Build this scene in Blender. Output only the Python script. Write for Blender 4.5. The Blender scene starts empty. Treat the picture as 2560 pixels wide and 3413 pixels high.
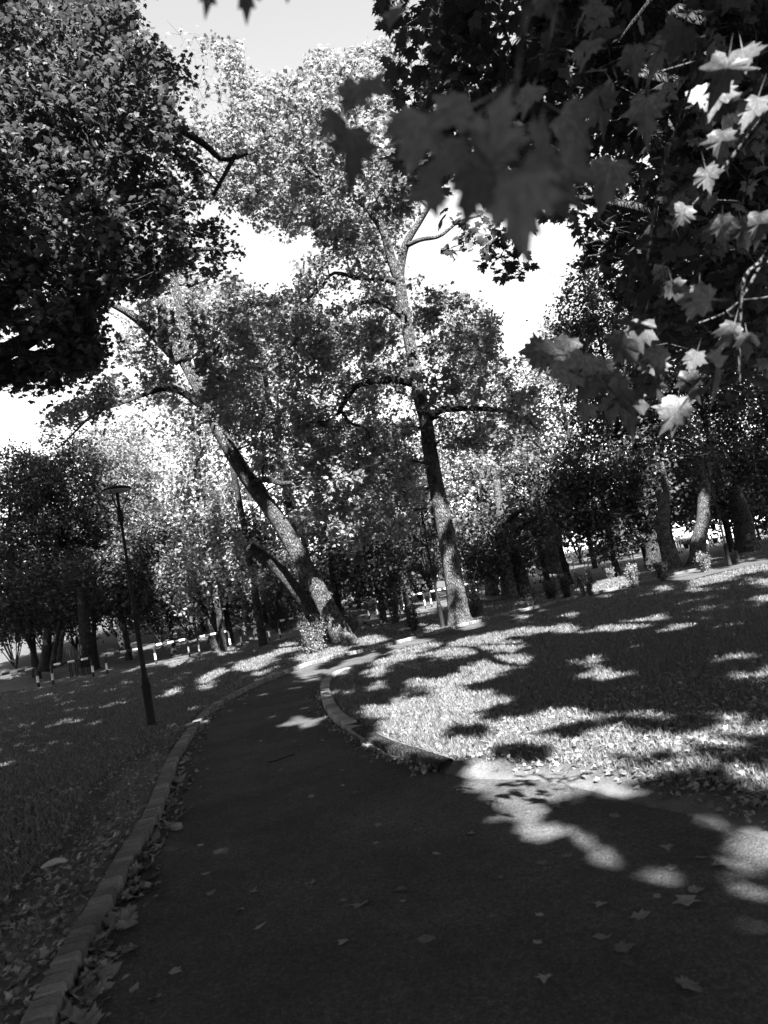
import bpy, math, random
import numpy as np
from mathutils import Vector, Matrix

rng = np.random.default_rng(7)
random.seed(7)
SC = bpy.context.scene
COL = SC.collection

# ------------------------------------------------------------------ camera
W, H, F = 2560.0, 3413.0, 2400.0
EYE = np.array([0.0, 0.0, 1.6])
PITCH = math.radians(5.69)
ROLL = math.radians(10.6)
Hh = np.array([1.0, 0, 0])
Fw = np.array([0, math.cos(PITCH), math.sin(PITCH)])
Vv = np.array([0, -math.sin(PITCH), math.cos(PITCH)])
CX = math.cos(ROLL) * Hh - math.sin(ROLL) * Vv
CU = math.sin(ROLL) * Hh + math.cos(ROLL) * Vv
cam = bpy.data.cameras.new('camera')
cam.sensor_fit = 'VERTICAL'
cam.sensor_height = 36.0
cam.lens = 36.0 * F / H
cam.clip_start = 0.05
cam.clip_end = 2000
cam.dof.use_dof = True
cam.dof.focus_distance = 15.0
cam.dof.aperture_fstop = 2.8
co = bpy.data.objects.new('camera', cam)
COL.objects.link(co)
m3 = Matrix(((CX[0], CU[0], -Fw[0]), (CX[1], CU[1], -Fw[1]), (CX[2], CU[2], -Fw[2])))
co.matrix_world = Matrix.Translation(Vector(EYE)) @ m3.to_4x4()
SC.camera = co

# ------------------------------------------------------------------ light
SUN_AZ = math.radians(16)      # behind the camera, to its right
SUN_EL = math.radians(44)
SUN = np.array([math.sin(SUN_AZ) * math.cos(SUN_EL), -math.cos(SUN_AZ) * math.cos(SUN_EL), math.sin(SUN_EL)])
wd = bpy.data.worlds.new('World')
SC.world = wd
wd.use_nodes = True
nt = wd.node_tree
nt.nodes.clear()
sky = nt.nodes.new('ShaderNodeTexSky')
sky.sky_type = 'NISHITA'
sky.sun_disc = False
sky.sun_elevation = SUN_EL
sky.sun_rotation = math.pi - SUN_AZ
sky.air_density = 1.0
sky.dust_density = 0.4
bw = nt.nodes.new('ShaderNodeRGBToBW')
bg = nt.nodes.new('ShaderNodeBackground')
bg.inputs[1].default_value = 0.06
wo = nt.nodes.new('ShaderNodeOutputWorld')
nt.links.new(sky.outputs[0], bw.inputs[0])
nt.links.new(bw.outputs[0], bg.inputs[0])
nt.links.new(bg.outputs[0], wo.inputs[0])
sl = bpy.data.lights.new('sun', 'SUN')
sl.energy = 5.0
sl.angle = math.radians(0.53)
sl.color = (1, 1, 1)
so = bpy.data.objects.new('sun', sl)
COL.objects.link(so)
so.rotation_euler = Vector(SUN).to_track_quat('Z', 'Y').to_euler()
so.location = (20, -30, 40)
vs = SC.view_settings
vs.view_transform = 'Standard'
vs.look = 'None'
vs.gamma = 1
vs.use_curve_mapping = False
vs.exposure = 3.32
SC.render.film_transparent = False
cy = SC.cycles
cy.max_bounces = 6
cy.diffuse_bounces = 3
cy.glossy_bounces = 2
cy.transmission_bounces = 3
cy.transparent_max_bounces = 4
cy.caustics_reflective = False
cy.caustics_refractive = False
cy.use_denoising = True
cy.denoiser = 'OPENIMAGEDENOISE'
cy.denoising_input_passes = 'RGB_ALBEDO_NORMAL'
cy.denoising_prefilter = 'ACCURATE'

# ------------------------------------------------------------------ pixel helpers
S = 2560.0 / 1659.0
def ray(px, py):
    return Fw * F + CX * (px - W / 2) - CU * (py - H / 2)
def G(px, py, z=0.0):
    d = ray(px, py)
    t = (z - EYE[2]) / d[2]
    return EYE + d * t
def P(px, py, depth):
    d = ray(px, py)
    return EYE + d * (depth / d[1])
def PV(px, py, depth):
    px = np.asarray(px, float); py = np.asarray(py, float); depth = np.asarray(depth, float)
    d = Fw[None] * F + CX[None] * (px - W / 2)[:, None] - CU[None] * (py - H / 2)[:, None]
    return EYE + d * (depth / d[:, 1])[:, None]
def proj(p):
    q = np.asarray(p) - EYE
    zc = q @ Fw
    zs = np.where(np.abs(zc) < 1e-4, 1e-4, zc)
    return W / 2 + F * (q @ CX) / zs, H / 2 - F * (q @ CU) / zs, zc

MR = 8
MW, MH = int(W / MR) + 1, int(H / MR) + 1
_gx, _gy = np.meshgrid((np.arange(MW) + .5) * MR, (np.arange(MH) + .5) * MR)
def inpoly(x, y, poly):
    poly = np.asarray(poly, float)
    r = np.zeros(np.shape(x), bool)
    n = len(poly)
    j = n - 1
    for i in range(n):
        xi, yi = poly[i]; xj, yj = poly[j]
        if yi != yj:
            c = ((yi > y) != (yj > y)) & (x < (xj - xi) * (y - yi) / (yj - yi) + xi)
            r ^= c
        j = i
    return r
def mask_poly(polys, off=(0, 0), s=1.0):
    m = np.zeros((MH, MW), bool)
    for p in polys:
        m |= inpoly(_gx, _gy, [(a * s + off[0], b * s + off[1]) for a, b in p])
    return m
def mask_ell(ells, off=(0, 0), s=1.0):
    m = np.zeros((MH, MW), bool)
    for e in ells:
        cx, cy_, rx, ry = e[:4]
        a = math.radians(-(e[4] if len(e) > 4 else 8))
        dx = (_gx - (cx * s + off[0])); dy = (_gy - (cy_ * s + off[1]))
        u = dx * math.cos(a) + dy * math.sin(a)
        v = -dx * math.sin(a) + dy * math.cos(a)
        m |= (u / (rx * s)) ** 2 + (v / (max(ry * s, 5))) ** 2 < 1
    return m
def look(mask, px, py, ok=True, outside=False):
    ix = (px / MR).astype(int); iy = (py / MR).astype(int)
    ins = (ix >= 0) & (ix < MW) & (iy >= 0) & (iy < MH) & ok
    r = np.full(px.shape, outside)
    r[ins] = mask[iy[ins], ix[ins]]
    return r, ins

# sky gaps seen between the crowns
SKY = mask_poly([
    [(275, -200), (812, -200), (815, 30), (855, 75), (838, 88), (790, 92), (750, 118), (700, 102), (652, 122), (650, 158), (620, 152), (590, 162), (528, 156), (516, 120), (524, 88), (480, 86), (440, 70), (400, 58), (350, 22), (300, 24), (255, 40)],
    [(493, 522), (512, 500), (534, 496), (583, 534), (611, 545), (599, 573), (604, 600), (599, 631), (570, 628), (548, 618), (529, 600), (495, 590), (513, 569), (525, 545)],
    [(900, 478), (960, 470), (1060, 480), (1160, 468), (1215, 478), (1247, 455), (1252, 510), (1237, 560), (1217, 620), (1207, 660), (1152, 672), (1115, 700), (1140, 740), (1097, 792), (1078, 740), (1080, 655), (1020, 622), (960, 612), (918, 572), (893, 536)],
    [(0, 715), (60, 718), (115, 752), (190, 762), (182, 800), (250, 790), (205, 842), (160, 862), (95, 900), (72, 950), (112, 962), (122, 1000), (60, 968), (30, 952), (0, 940)],
    [(536, 345), (585, 350), (560, 372), (520, 395), (505, 380)],
    [(590, 365), (618, 372), (606, 392), (585, 385)],
    [(690, 640), (740, 632), (742, 650), (700, 672), (670, 668)],
    [(555, 480), (600, 470), (622, 500), (602, 520)],
    [(783, 855), (820, 848), (806, 872), (790, 878)],
    [(752, 400), (790, 395), (782, 415), (760, 420)],
    [(640, 800), (676, 770), (690, 790), (655, 830)],
], s=S)
# sunlit patches on the ground: leaves that would shade them are left out of the crowns
LIT = np.zeros((MH, MW), bool)
LIT |= mask_poly([
    [(90, 240), (330, 340), (430, 440), (480, 560), (600, 600), (750, 650), (850, 710), (950, 820), (1100, 960), (950, 920), (830, 850), (700, 800), (500, 740), (330, 660), (270, 560), (200, 490), (110, 430)],
    [(90, 220), (250, 210), (300, 120), (470, 110), (600, 55), (700, 90), (740, 160), (830, 190), (900, 130), (880, 60), (1000, 80), (1080, 110), (1200, 160), (1300, 200), (1420, 270), (1560, 330), (1700, 420), (1700, 500), (1450, 430), (1330, 340), (1180, 270), (1220, 350), (1100, 330), (980, 440), (980, 515), (830, 495), (430, 445), (330, 400), (130, 320)],
    [(1370, 640), (1700, 640), (1700, 950), (1500, 840), (1400, 740)],
    [(1190, 540), (1300, 560), (1400, 620), (1370, 640), (1200, 575)],
    [(1260, 90), (1400, 90), (1700, 155), (1600, 185), (1400, 150)],
    [(1270, 810), (1350, 850), (1700, 1160), (1600, 1130), (1400, 950)],
], (1500, 2350), 0.639)
LIT |= mask_poly([
    [(1060, 300), (1200, 290), (1450, 400), (1520, 480), (1460, 600), (1150, 640), (900, 600), (760, 670), (540, 560), (560, 520), (720, 500), (760, 400), (870, 400), (880, 470), (1000, 480), (1000, 400), (950, 370)],
    [(800, 350), (860, 290), (1020, 300), (1020, 350), (900, 360)],
    [(640, 730), (880, 690), (1000, 700), (1130, 800), (1150, 870), (1050, 900), (900, 920), (700, 860), (600, 790)],
    [(1330, 820), (1450, 800), (1659, 940), (1659, 1250), (1450, 1150), (1350, 1060), (1400, 960), (1300, 890)],
], (1000, 2150), 0.422)
LIT |= mask_ell([(660, 160, 110, 30), (840, 110, 110, 35), (900, 40, 200, 35), (600, 240, 100, 30), (600, 350, 90, 22), (1230, 80, 150, 30),
                 (1350, 15, 170, 20), (1500, 170, 170, 35), (1400, 255, 250, 50), (1600, 50, 100, 25), (60, 200, 120, 55, 20), (540, 110, 80, 30, 30),
                 (370, 150, 90, 25, 15), (280, 230, 80, 26, 0), (130, 105, 140, 26, 15), (60, 250, 60, 40)], (1000, 2150), 0.422)
LIT |= mask_ell([(390, 715, 110, 20), (520, 735, 90, 18), (120, 720, 100, 25), (310, 760, 120, 22), (520, 800, 120, 28), (600, 670, 100, 14), (770, 655, 70, 20),
                 (800, 592, 35, 8), (1040, 640, 150, 16), (1400, 635, 180, 14, 3), (1250, 660, 70, 10), (1410, 435, 110, 14), (1500, 400, 160, 10, 5),
                 (1640, 455, 60, 10), (960, 465, 120, 12), (980, 440, 60, 8), (1150, 690, 30, 7), (880, 800, 90, 18), (900, 845, 70, 16), (1500, 815, 80, 20),
                 (1540, 850, 80, 20), (1000, 840, 50, 13), (1610, 525, 60, 8), (590, 600, 28, 9), (370, 630, 55, 12), (230, 640, 50, 7), (1550, 380, 100, 14, 12),
                 (1350, 410, 120, 12), (1330, 485, 40, 5), (1200, 480, 40, 5), (1060, 735, 40, 6), (1180, 600, 60, 6)], (1280, 1600), 0.7716)
LIT |= mask_ell([(770, 405, 50, 9, 12), (1100, 412, 80, 18, 15), (1240, 345, 50, 18, 20), (1170, 382, 30, 9), (935, 455, 38, 10, 20), (885, 490, 42, 9, 15),
                 (880, 515, 35, 8, 15), (745, 535, 40, 10, 25), (980, 355, 42, 7, 10), (1390, 375, 120, 16, 10), (1600, 310, 70, 14), (1120, 450, 22, 7),
                 (50, 470, 70, 14), (940, 315, 50, 12), (1080, 295, 70, 9, 15), (20, 440, 50, 12), (1280, 650, 45, 12), (1000, 300, 80, 6, 12)], (0, 1900), 0.7716)

def dilate(m, fx, fy):
    m = np.pad(m, 10)
    o_ = m.copy()
    for dx in range(-fx, fx + 1):
        for dy in range(-fy, fy + 1):
            if (dx / max(fx, .5)) ** 2 + (dy / max(fy, .5)) ** 2 <= 1: o_ |= np.roll(np.roll(m, dy, 0), dx, 1)
    return o_[10:-10, 10:-10]
_dr = np.random.default_rng(21)
_holes = [(_dr.uniform(1350, 2560), _dr.uniform(2230, 2560), _dr.uniform(14, 44), _dr.uniform(6, 13)) for _ in range(34)]
_dots = [(_dr.uniform(1300, 2560), 0, _dr.uniform(10, 46), _dr.uniform(4, 8)) for _ in range(75)]
_dots = [(a, 1768 + .187 * (2250 - a) + _dr.uniform(170, 640), c_, d_) for a, _, c_, d_ in _dots]
_near = dilate(LIT, 10, 4) & ~mask_ell(_holes); _mid = dilate(LIT, 2, 1)
LIT = np.where(_gy > 2350 - .15 * (_gx - 1280), _near, _mid) | mask_ell(_dots)
def spheres(lst, s=S):
    return [(P(a * s, b * s, d), r) for a, b, d, r in lst]
LITPTS = spheres([(640, 1195, 22.5, .34), (692, 1285, 22.5, .34), (606, 1130, 22.5, .2), (520, 1040, 22, .3), (480, 960, 22, .35), (440, 870, 21.5, .5), (398, 750, 22, .6), (385, 640, 22, .7),
                  (952, 1110, 21.5, .45), (945, 1078, 21.5, .25), (990, 1245, 21.5, .25), (975, 1180, 21.5, .15), (983, 1320, 21.5, .1), (870, 640, 21.5, .6), (885, 720, 21.5, .5), (860, 560, 21.5, .7), (900, 480, 21.5, .6),
                  (1430, 1080, 31, 1.0), (1440, 1150, 31, .5), (1455, 1200, 31, .8), (1430, 1010, 31, .8), (1515, 1230, 33, .6), (1450, 1225, 31, .6),
                  (690, 1110, 20, .8), (745, 1150, 20, .6), (660, 1090, 20, .5), (800, 980, 22, 1.0), (700, 930, 22, 1.0), (600, 900, 22, 1.2), (430, 1100, 30, 2.2), (430, 1200, 30, 1.6), (500, 1250, 30, 1.5),
                  (110, 270, 12.5, 1.7), (230, 410, 12.5, 1.7), (60, 420, 12.5, 1.3), (350, 530, 12.5, 1.1), (60, 160, 12.5, 1.1), (600, 900, 36, 3.5), (480, 820, 40, 3.5), (450, 1130, 33, 3), (700, 1000, 31, 2.5), (560, 700, 30, 2.5), (650, 250, 22, 2.5), (760, 300, 22, 2), (800, 700, 22, 2.5), (1020, 760, 26, 2.5), (1000, 1000, 36, 2), (450, 150, 24, 2.5), (560, 450, 22, 2), (420, 900, 30, 2.5), (1150, 1020, 34, 1.2), (1350, 1000, 33, 1), (700, 400, 21, 3), (800, 550, 21, 3), (850, 300, 21, 2.5), (650, 750, 28, 3), (300, 650, 20, 3), (500, 650, 24, 3), (900, 700, 22, 2), (250, 900, 32, 2.5), (1100, 850, 32, 3), (750, 850, 30, 3), (720, 700, 34, 3)])

def sun_blocked_keep(p, pts=None):
    """True where a leaf at p may stand (it shades no spot that the photograph shows in sunlight)."""
    t = p[:, 2] / SUN[2]
    g = p - SUN[None] * t[:, None]
    x, y, z = proj(g)
    x = np.where((x > W - 9) & (x < W + 350), W - 9, x)
    a, ins = look(LIT, x, y, z > .5)
    keep = ~a
    for c, r in (LITPTS if pts is None else pts):
        q = p - c
        s = q @ SUN
        d2 = (q * q).sum(1) - s * s
        keep &= ~((s > 0.3) & (d2 < r * r))
    return keep
def seg_mask(lines, s=S):
    m = np.zeros((MH, MW), bool)
    P_ = np.stack([_gx.ravel(), _gy.ravel()], 1)
    for w_, ln in lines:
        d_ = sdist(P_, np.array(ln, float) * s, False).reshape(MH, MW)
        m |= d_ < w_
    return m
def sdist(pts, poly, closed=True):
    """distance to the outline"""
    a = poly; b = np.roll(poly, -1, 0) if closed else poly[1:]
    if not closed: a = poly[:-1]
    best = np.full(len(pts), 1e9)
    for i in range(len(a)):
        ab = b[i] - a[i]; L = (ab @ ab) + 1e-12
        q = pts - a[i]
        t = np.clip((q @ ab) / L, 0, 1)
        d = q - t[:, None] * ab
        best = np.minimum(best, (d * d).sum(1))
    return np.sqrt(best)
# stretches of wood that the crowns leave open to view
OPEN = seg_mask([(34, [(757, 1412), (640, 1190), (540, 1050)]), (26, [(500, 985), (470, 940), (440, 880)]), (34, [(425, 830), (392, 770), (345, 735), (290, 685)]), (32, [(400, 770), (402, 730), (392, 670), (380, 600)]), (28, [(352, 740), (348, 645)]), (12, [(440, 880), (365, 838), (330, 845)]),
                 (34, [(996, 1352), (960, 1130), (930, 980), (920, 910)]), (28, [(893, 780), (868, 640), (862, 600)]), (22, [(862, 600), (830, 505), (800, 460)]), (20, [(862, 600), (880, 520), (905, 480)]), (16, [(905, 830), (810, 822), (770, 832), (745, 865), (730, 895)]),
                 (14, [(872, 685), (815, 650), (775, 655)]), (14, [(928, 905), (1010, 882), (1070, 885)]), (10, [(880, 525), (950, 510), (1040, 465)]), (10, [(858, 612), (770, 600), (720, 590)]), (10, [(800, 460), (690, 385)]), (10, [(560, 1060), (575, 1035), (660, 1035)])])
def sky_keep(p, jit=16, region=None):
    x, y, z = proj(p)
    o_, _ = look(OPEN, x + rng.normal(0, 7, x.shape), y + rng.normal(0, 7, y.shape), z > 3)
    veto = o_ & (z < 23.4) & (rng.uniform(0, 1, x.shape) < .93)
    x = x + rng.normal(0, jit, x.shape); y = y + rng.normal(0, jit, y.shape)
    a, ins = look(SKY, x, y, z > .2)
    k = ~a & ~veto
    if region is not None:
        wx = x + 34 * np.sin(y / 37 + np.sin(x / 61) * 2) + 18 * np.sin(y / 13 + x / 29)
        wy = y + 22 * np.sin(x / 31 + 1)
        b, ins = look(region, wx, wy, z > .2, outside=True)
        k &= b
    return k

# ------------------------------------------------------------------ materials
def mat(name):
    m = bpy.data.materials.new(name)
    m.use_nodes = True
    n = m.node_tree
    n.nodes.clear()
    return m, n, n.nodes.new('ShaderNodeOutputMaterial')
def ramp(n, src, stops):
    r = n.nodes.new('ShaderNodeValToRGB')
    e = r.color_ramp.elements
    while len(e) < len(stops): e.new(.5)
    for i, (p, v) in enumerate(stops):
        e[i].position = p; e[i].color = (v, v, v, 1)
    n.links.new(src, r.inputs[0])
    return r.outputs[0]
def noise(n, scale, detail=4, rough=.6, vec=None):
    t = n.nodes.new('ShaderNodeTexNoise')
    t.inputs['Scale'].default_value = scale
    t.inputs['Detail'].default_value = detail
    t.inputs['Roughness'].default_value = rough
    if vec is not None: n.links.new(vec, t.inputs['Vector'])
    return t.outputs[0]
def objco(n, scale=(1, 1, 1)):
    g = n.nodes.new('ShaderNodeNewGeometry')
    mp = n.nodes.new('ShaderNodeMapping')
    mp.inputs['Scale'].default_value = scale
    n.links.new(g.outputs['Position'], mp.inputs[0])
    return mp.outputs[0]
def mul(n, a, b, op='MULTIPLY'):
    m = n.nodes.new('ShaderNodeMath'); m.operation = op
    for i, v in enumerate((a, b)):
        if isinstance(v, (int, float)): m.inputs[i].default_value = v
        else: n.links.new(v, m.inputs[i])
    return m.outputs[0]
def bump(n, h, strength, dist):
    b = n.nodes.new('ShaderNodeBump')
    b.inputs['Strength'].default_value = strength
    b.inputs['Distance'].default_value = dist
    n.links.new(h, b.inputs['Height'])
    return b.outputs[0]
def princ(n, out, col, rough=.8, spec=.3, nrm=None, metal=0):
    p = n.nodes.new('ShaderNodeBsdfPrincipled')
    if isinstance(col, (int, float)): p.inputs['Base Color'].default_value = (col, col, col, 1)
    else: n.links.new(col, p.inputs['Base Color'])
    if isinstance(rough, (int, float)): p.inputs['Roughness'].default_value = rough
    else: n.links.new(rough, p.inputs['Roughness'])
    p.inputs['Specular IOR Level'].default_value = spec
    p.inputs['Metallic'].default_value = metal
    if nrm is not None: n.links.new(nrm, p.inputs['Normal'])
    n.links.new(p.outputs[0], out.inputs[0])
    return p
def leaf_mat(name, lo, hi, trans=.35, attr=True, vein=0.0):
    m, n, out = mat(name)
    if attr:
        a = n.nodes.new('ShaderNodeAttribute'); a.attribute_name = 'tone'
        src = a.outputs['Fac']
    else:
        a = n.nodes.new('ShaderNodeObjectInfo'); src = a.outputs['Random']
    c = ramp(n, src, [(0, lo), (1, hi)])
    nz = noise(n, 60, 2, .5, objco(n))
    c = mul(n, c, ramp(n, nz, [(.3, .75), (.7, 1.2)]))
    d = n.nodes.new('ShaderNodeBsdfPrincipled')
    n.links.new(c, d.inputs['Base Color'])
    d.inputs['Roughness'].default_value = .55
    d.inputs['Specular IOR Level'].default_value = .35
    t = n.nodes.new('ShaderNodeBsdfTranslucent')
    n.links.new(c, t.inputs[0])
    mx = n.nodes.new('ShaderNodeMixShader')
    mx.inputs[0].default_value = trans
    n.links.new(d.outputs[0], mx.inputs[1]); n.links.new(t.outputs[0], mx.inputs[2])
    n.links.new(mx.outputs[0], out.inputs[0])
    return m
M = {}
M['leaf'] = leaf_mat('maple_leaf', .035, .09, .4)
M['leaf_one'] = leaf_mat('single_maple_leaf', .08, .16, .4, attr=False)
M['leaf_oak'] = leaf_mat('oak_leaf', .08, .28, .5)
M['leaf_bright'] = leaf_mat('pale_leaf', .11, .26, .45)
M['leaf_dark'] = leaf_mat('dark_leaf', .025, .055, .3)  # dark tone also stands in for shade on background crowns
M['leaf_fore'] = leaf_mat('foreground_maple_leaf', .03, .12, .3, attr=False)
M['litter'] = leaf_mat('fallen_leaf', .045, .18, .1)
M['litter_one'] = leaf_mat('fallen_leaf_single', .05, .16, .1, attr=False)
M['grass'] = leaf_mat('grass_blade', .05, .15, .3)
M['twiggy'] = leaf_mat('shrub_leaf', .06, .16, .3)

def veins(m):
    n = m.node_tree
    pr = [q for q in n.nodes if q.type == 'BSDF_PRINCIPLED'][0]; tr = [q for q in n.nodes if q.type == 'BSDF_TRANSLUCENT'][0]
    src = pr.inputs['Base Color'].links[0].from_socket
    tc = n.nodes.new('ShaderNodeTexCoord'); sp = n.nodes.new('ShaderNodeSeparateXYZ')
    n.links.new(tc.outputs['Object'], sp.inputs[0])
    acc_ = None
    for ang in (0, 38, -38, 78, -78):
        a = math.radians(ang)
        d_ = mul(n, mul(n, sp.outputs[0], math.cos(a)), mul(n, sp.outputs[1], -math.sin(a)), 'ADD')
        d_ = mul(n, d_, 0, 'ADD'); ab = n.nodes.new('ShaderNodeMath'); ab.operation = 'ABSOLUTE'; n.links.new(d_, ab.inputs[0])
        al = mul(n, mul(n, sp.outputs[0], math.sin(a)), mul(n, sp.outputs[1], math.cos(a)), 'ADD')
        l_ = mul(n, mul(n, ab.outputs[0], .011, 'LESS_THAN'), mul(n, al, 0, 'GREATER_THAN'))
        acc_ = l_ if acc_ is None else mul(n, acc_, l_, 'MAXIMUM')
    c = mul(n, src, mul(n, mul(n, acc_, .7), 1.0, 'ADD'))
    blot = noise(n, 6, 4, .6, tc.outputs['Object'])
    c = mul(n, c, ramp(n, blot, [(.3, .7), (.65, 1.2)]))
    n.links.new(c, pr.inputs['Base Color']); n.links.new(c, tr.inputs[0])
veins(M['leaf_fore'])
def bark(name, lo, hi, zs=.25):
    m, n, out = mat(name)
    v = objco(n, (1, 1, zs))
    a = noise(n, 34, 5, .65, v)
    b = noise(n, 6, 3, .5, objco(n))
    vo = n.nodes.new('ShaderNodeTexVoronoi'); vo.feature = 'DISTANCE_TO_EDGE'
    vo.inputs['Scale'].default_value = 26
    n.links.new(v, vo.inputs['Vector'])
    cr = ramp(n, vo.outputs['Distance'], [(0, .0), (.25, 1)])
    h = mul(n, a, cr, 'ADD')
    c = mul(n, ramp(n, a, [(.3, lo), (.7, hi)]), ramp(n, b, [(.32, .5), (.68, 1.3)]))
    c = mul(n, c, ramp(n, vo.outputs['Distance'], [(0, .35), (.2, 1)]))
    princ(n, out, c, .9, .15, bump(n, h, 1.0, .05))
    return m
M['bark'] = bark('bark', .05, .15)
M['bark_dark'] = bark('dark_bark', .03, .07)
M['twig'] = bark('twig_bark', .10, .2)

m, n, out = mat('lawn_soil')
v = objco(n)
a = n.nodes.new('ShaderNodeAttribute'); a.attribute_name = 'dirt'
fine = noise(n, 55, 5, .75, v); mid = noise(n, 3.2, 4, .6, v); big = noise(n, .5, 3, .5, v)
grassc = mul(n, ramp(n, fine, [(.3, .02), (.52, .05), (.75, .11)]), ramp(n, mid, [(.3, .75), (.7, 1.2)]))
dirtc = mul(n, ramp(n, fine, [(.3, .065), (.7, .13)]), ramp(n, mid, [(.3, .8), (.7, 1.15)]))
mx = n.nodes.new('ShaderNodeMix'); mx.data_type = 'RGBA'
n.links.new(a.outputs['Fac'], mx.inputs['Factor'])
n.links.new(grassc, mx.inputs['A']); n.links.new(dirtc, mx.inputs['B'])
princ(n, out, mx.outputs['Result'], .95, .1, bump(n, fine, .7, .03))
M['ground'] = m
m, n, out = mat('asphalt')
v = objco(n)
f1 = noise(n, 120, 4, .8, v); f4 = noise(n, 32, 4, .7, v); f2 = noise(n, 1.3, 5, .6, v); f3 = noise(n, 8, 4, .6, v)
vo = n.nodes.new('ShaderNodeTexVoronoi'); vo.inputs['Scale'].default_value = 75
n.links.new(v, vo.inputs['Vector'])
c = mul(n, mul(n, ramp(n, f1, [(.32, .026), (.68, .082)]), ramp(n, f4, [(.35, .8), (.65, 1.25)])), ramp(n, f2, [(.3, .72), (.7, 1.2)]))
c = mul(n, c, ramp(n, f3, [(.3, .88), (.7, 1.1)]))
c = mul(n, c, ramp(n, vo.outputs['Distance'], [(0, 1.5), (.35, 1), (.8, .8)]))
vc = n.nodes.new('ShaderNodeTexVoronoi'); vc.feature = 'DISTANCE_TO_EDGE'; vc.inputs['Scale'].default_value = .55
wn = n.nodes.new('ShaderNodeTexNoise'); wn.inputs['Scale'].default_value = 3; wn.inputs['Detail'].default_value = 6
n.links.new(v, wn.inputs['Vector'])
vm = n.nodes.new('ShaderNodeMix'); vm.data_type = 'VECTOR'; vm.inputs['Factor'].default_value = .18
n.links.new(v, vm.inputs['A']); n.links.new(wn.outputs['Color'], vm.inputs['B'])
n.links.new(vm.outputs['Result'], vc.inputs['Vector'])
c = mul(n, c, ramp(n, noise(n, .35, 3, .5, v), [(.35, .85), (.65, 1.12)]))
princ(n, out, c, .9, .06, bump(n, mul(n, f1, vo.outputs['Distance'], 'ADD'), .8, .01))
M['asphalt'] = m
m, n, out = mat('road_asphalt')
c = mul(n, ramp(n, noise(n, 90, 3, .7, objco(n)), [(.3, .045), (.7, .08)]), ramp(n, noise(n, .8, 4, .6, objco(n)), [(.3, .8), (.7, 1.2)]))
princ(n, out, c, .9, .08)
M['road'] = m
def stone(name, lo, hi):
    m, n, out = mat(name)
    v = objco(n)
    oi = n.nodes.new('ShaderNodeObjectInfo')
    f = noise(n, 45, 5, .7, v); g = noise(n, 5, 3, .5, v)
    c = mul(n, ramp(n, f, [(.3, lo), (.7, hi)]), ramp(n, g, [(.3, .75), (.7, 1.15)]))
    c = mul(n, c, ramp(n, oi.outputs['Random'], [(0, .62), (1, 1.3)]))
    princ(n, out, c, .95, .08, bump(n, f, .6, .006))
    return m
M['brick'] = stone('kerb_brick', .085, .15)
M['kerb'] = stone('kerb_stone', .12, .22)
M['stone'] = stone('pale_stone', .12, .22)
def paint(name, v, rough=.45, metal=0):
    m, n, out = mat(name)
    f = noise(n, 14, 4, .7, objco(n))
    c = mul(n, ramp(n, f, [(.35, v * .78), (.65, v * 1.05)]), 1.0)
    princ(n, out, c, ramp(n, f, [(.3, rough - .1), (.7, rough + .15)]), .4 if v > .03 else .1, None, metal)
    return m
M['white'] = paint('white_paint', .6)
M['black'] = paint('black_paint', .025)
M['lamp'] = paint('lamp_black', .01, .6)
M['diffuser'] = paint('lamp_diffuser', .3, .5)
M['car_silver'] = paint('car_silver_paint', .6, .25)
M['car_white'] = paint('car_white_paint', .75, .25)
M['car_dark'] = paint('car_dark_paint', .06, .25)
M['glass'] = paint('car_glass', .05, .12)
M['tyre'] = paint('tyre_rubber', .03, .8)
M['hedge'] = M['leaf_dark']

# ------------------------------------------------------------------ object helpers
def link(o, parent=None):
    COL.objects.link(o)
    if parent is not None: o.parent = parent
    return o
def tag(o, label=None, cat=None, group=None, kind=None):
    if label: o['label'] = label
    if cat: o['category'] = cat
    if group: o['group'] = group
    if kind: o['kind'] = kind
    return o
def empty(name, loc=(0, 0, 0), rz=0):
    o = bpy.data.objects.new(name, None)
    o.empty_display_size = .2
    o.location = loc
    o.rotation_euler = (0, 0, rz)
    return link(o)
def mesh_np(name, V, Fc, smooth=False, attrs=None):
    """V (n,3); Fc list of (array (m,k)) blocks of faces with k corners"""
    me = bpy.data.meshes.new(name)
    V = np.ascontiguousarray(V, dtype=np.float32)
    if not isinstance(Fc, list): Fc = [Fc]
    loops = np.concatenate([f.ravel() for f in Fc]).astype(np.int32)
    tot = np.concatenate([np.full(len(f), f.shape[1], np.int32) for f in Fc])
    st = np.concatenate([[0], np.cumsum(tot)[:-1]]).astype(np.int32)
    me.vertices.add(len(V)); me.vertices.foreach_set('co', V.ravel())
    me.loops.add(len(loops)); me.loops.foreach_set('vertex_index', loops)
    me.polygons.add(len(tot)); me.polygons.foreach_set('loop_start', st)
    me.polygons.foreach_set('loop_total', tot)
    if smooth: me.polygons.foreach_set('use_smooth', np.ones(len(tot), bool))
    for k, (dom, arr) in (attrs or {}).items():
        at = me.attributes.new(k, 'FLOAT', dom)
        at.data.foreach_set('value', np.ascontiguousarray(arr, np.float32))
    me.update(calc_edges=True)
    return me
def mobj(name, me, m, parent=None, loc=None):
    if m is not None:
        for x in (m if isinstance(m, (list, tuple)) else [m]): me.materials.append(x)
    o = bpy.data.objects.new(name, me)
    if loc is not None: o.location = loc
    return link(o, parent)
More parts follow.
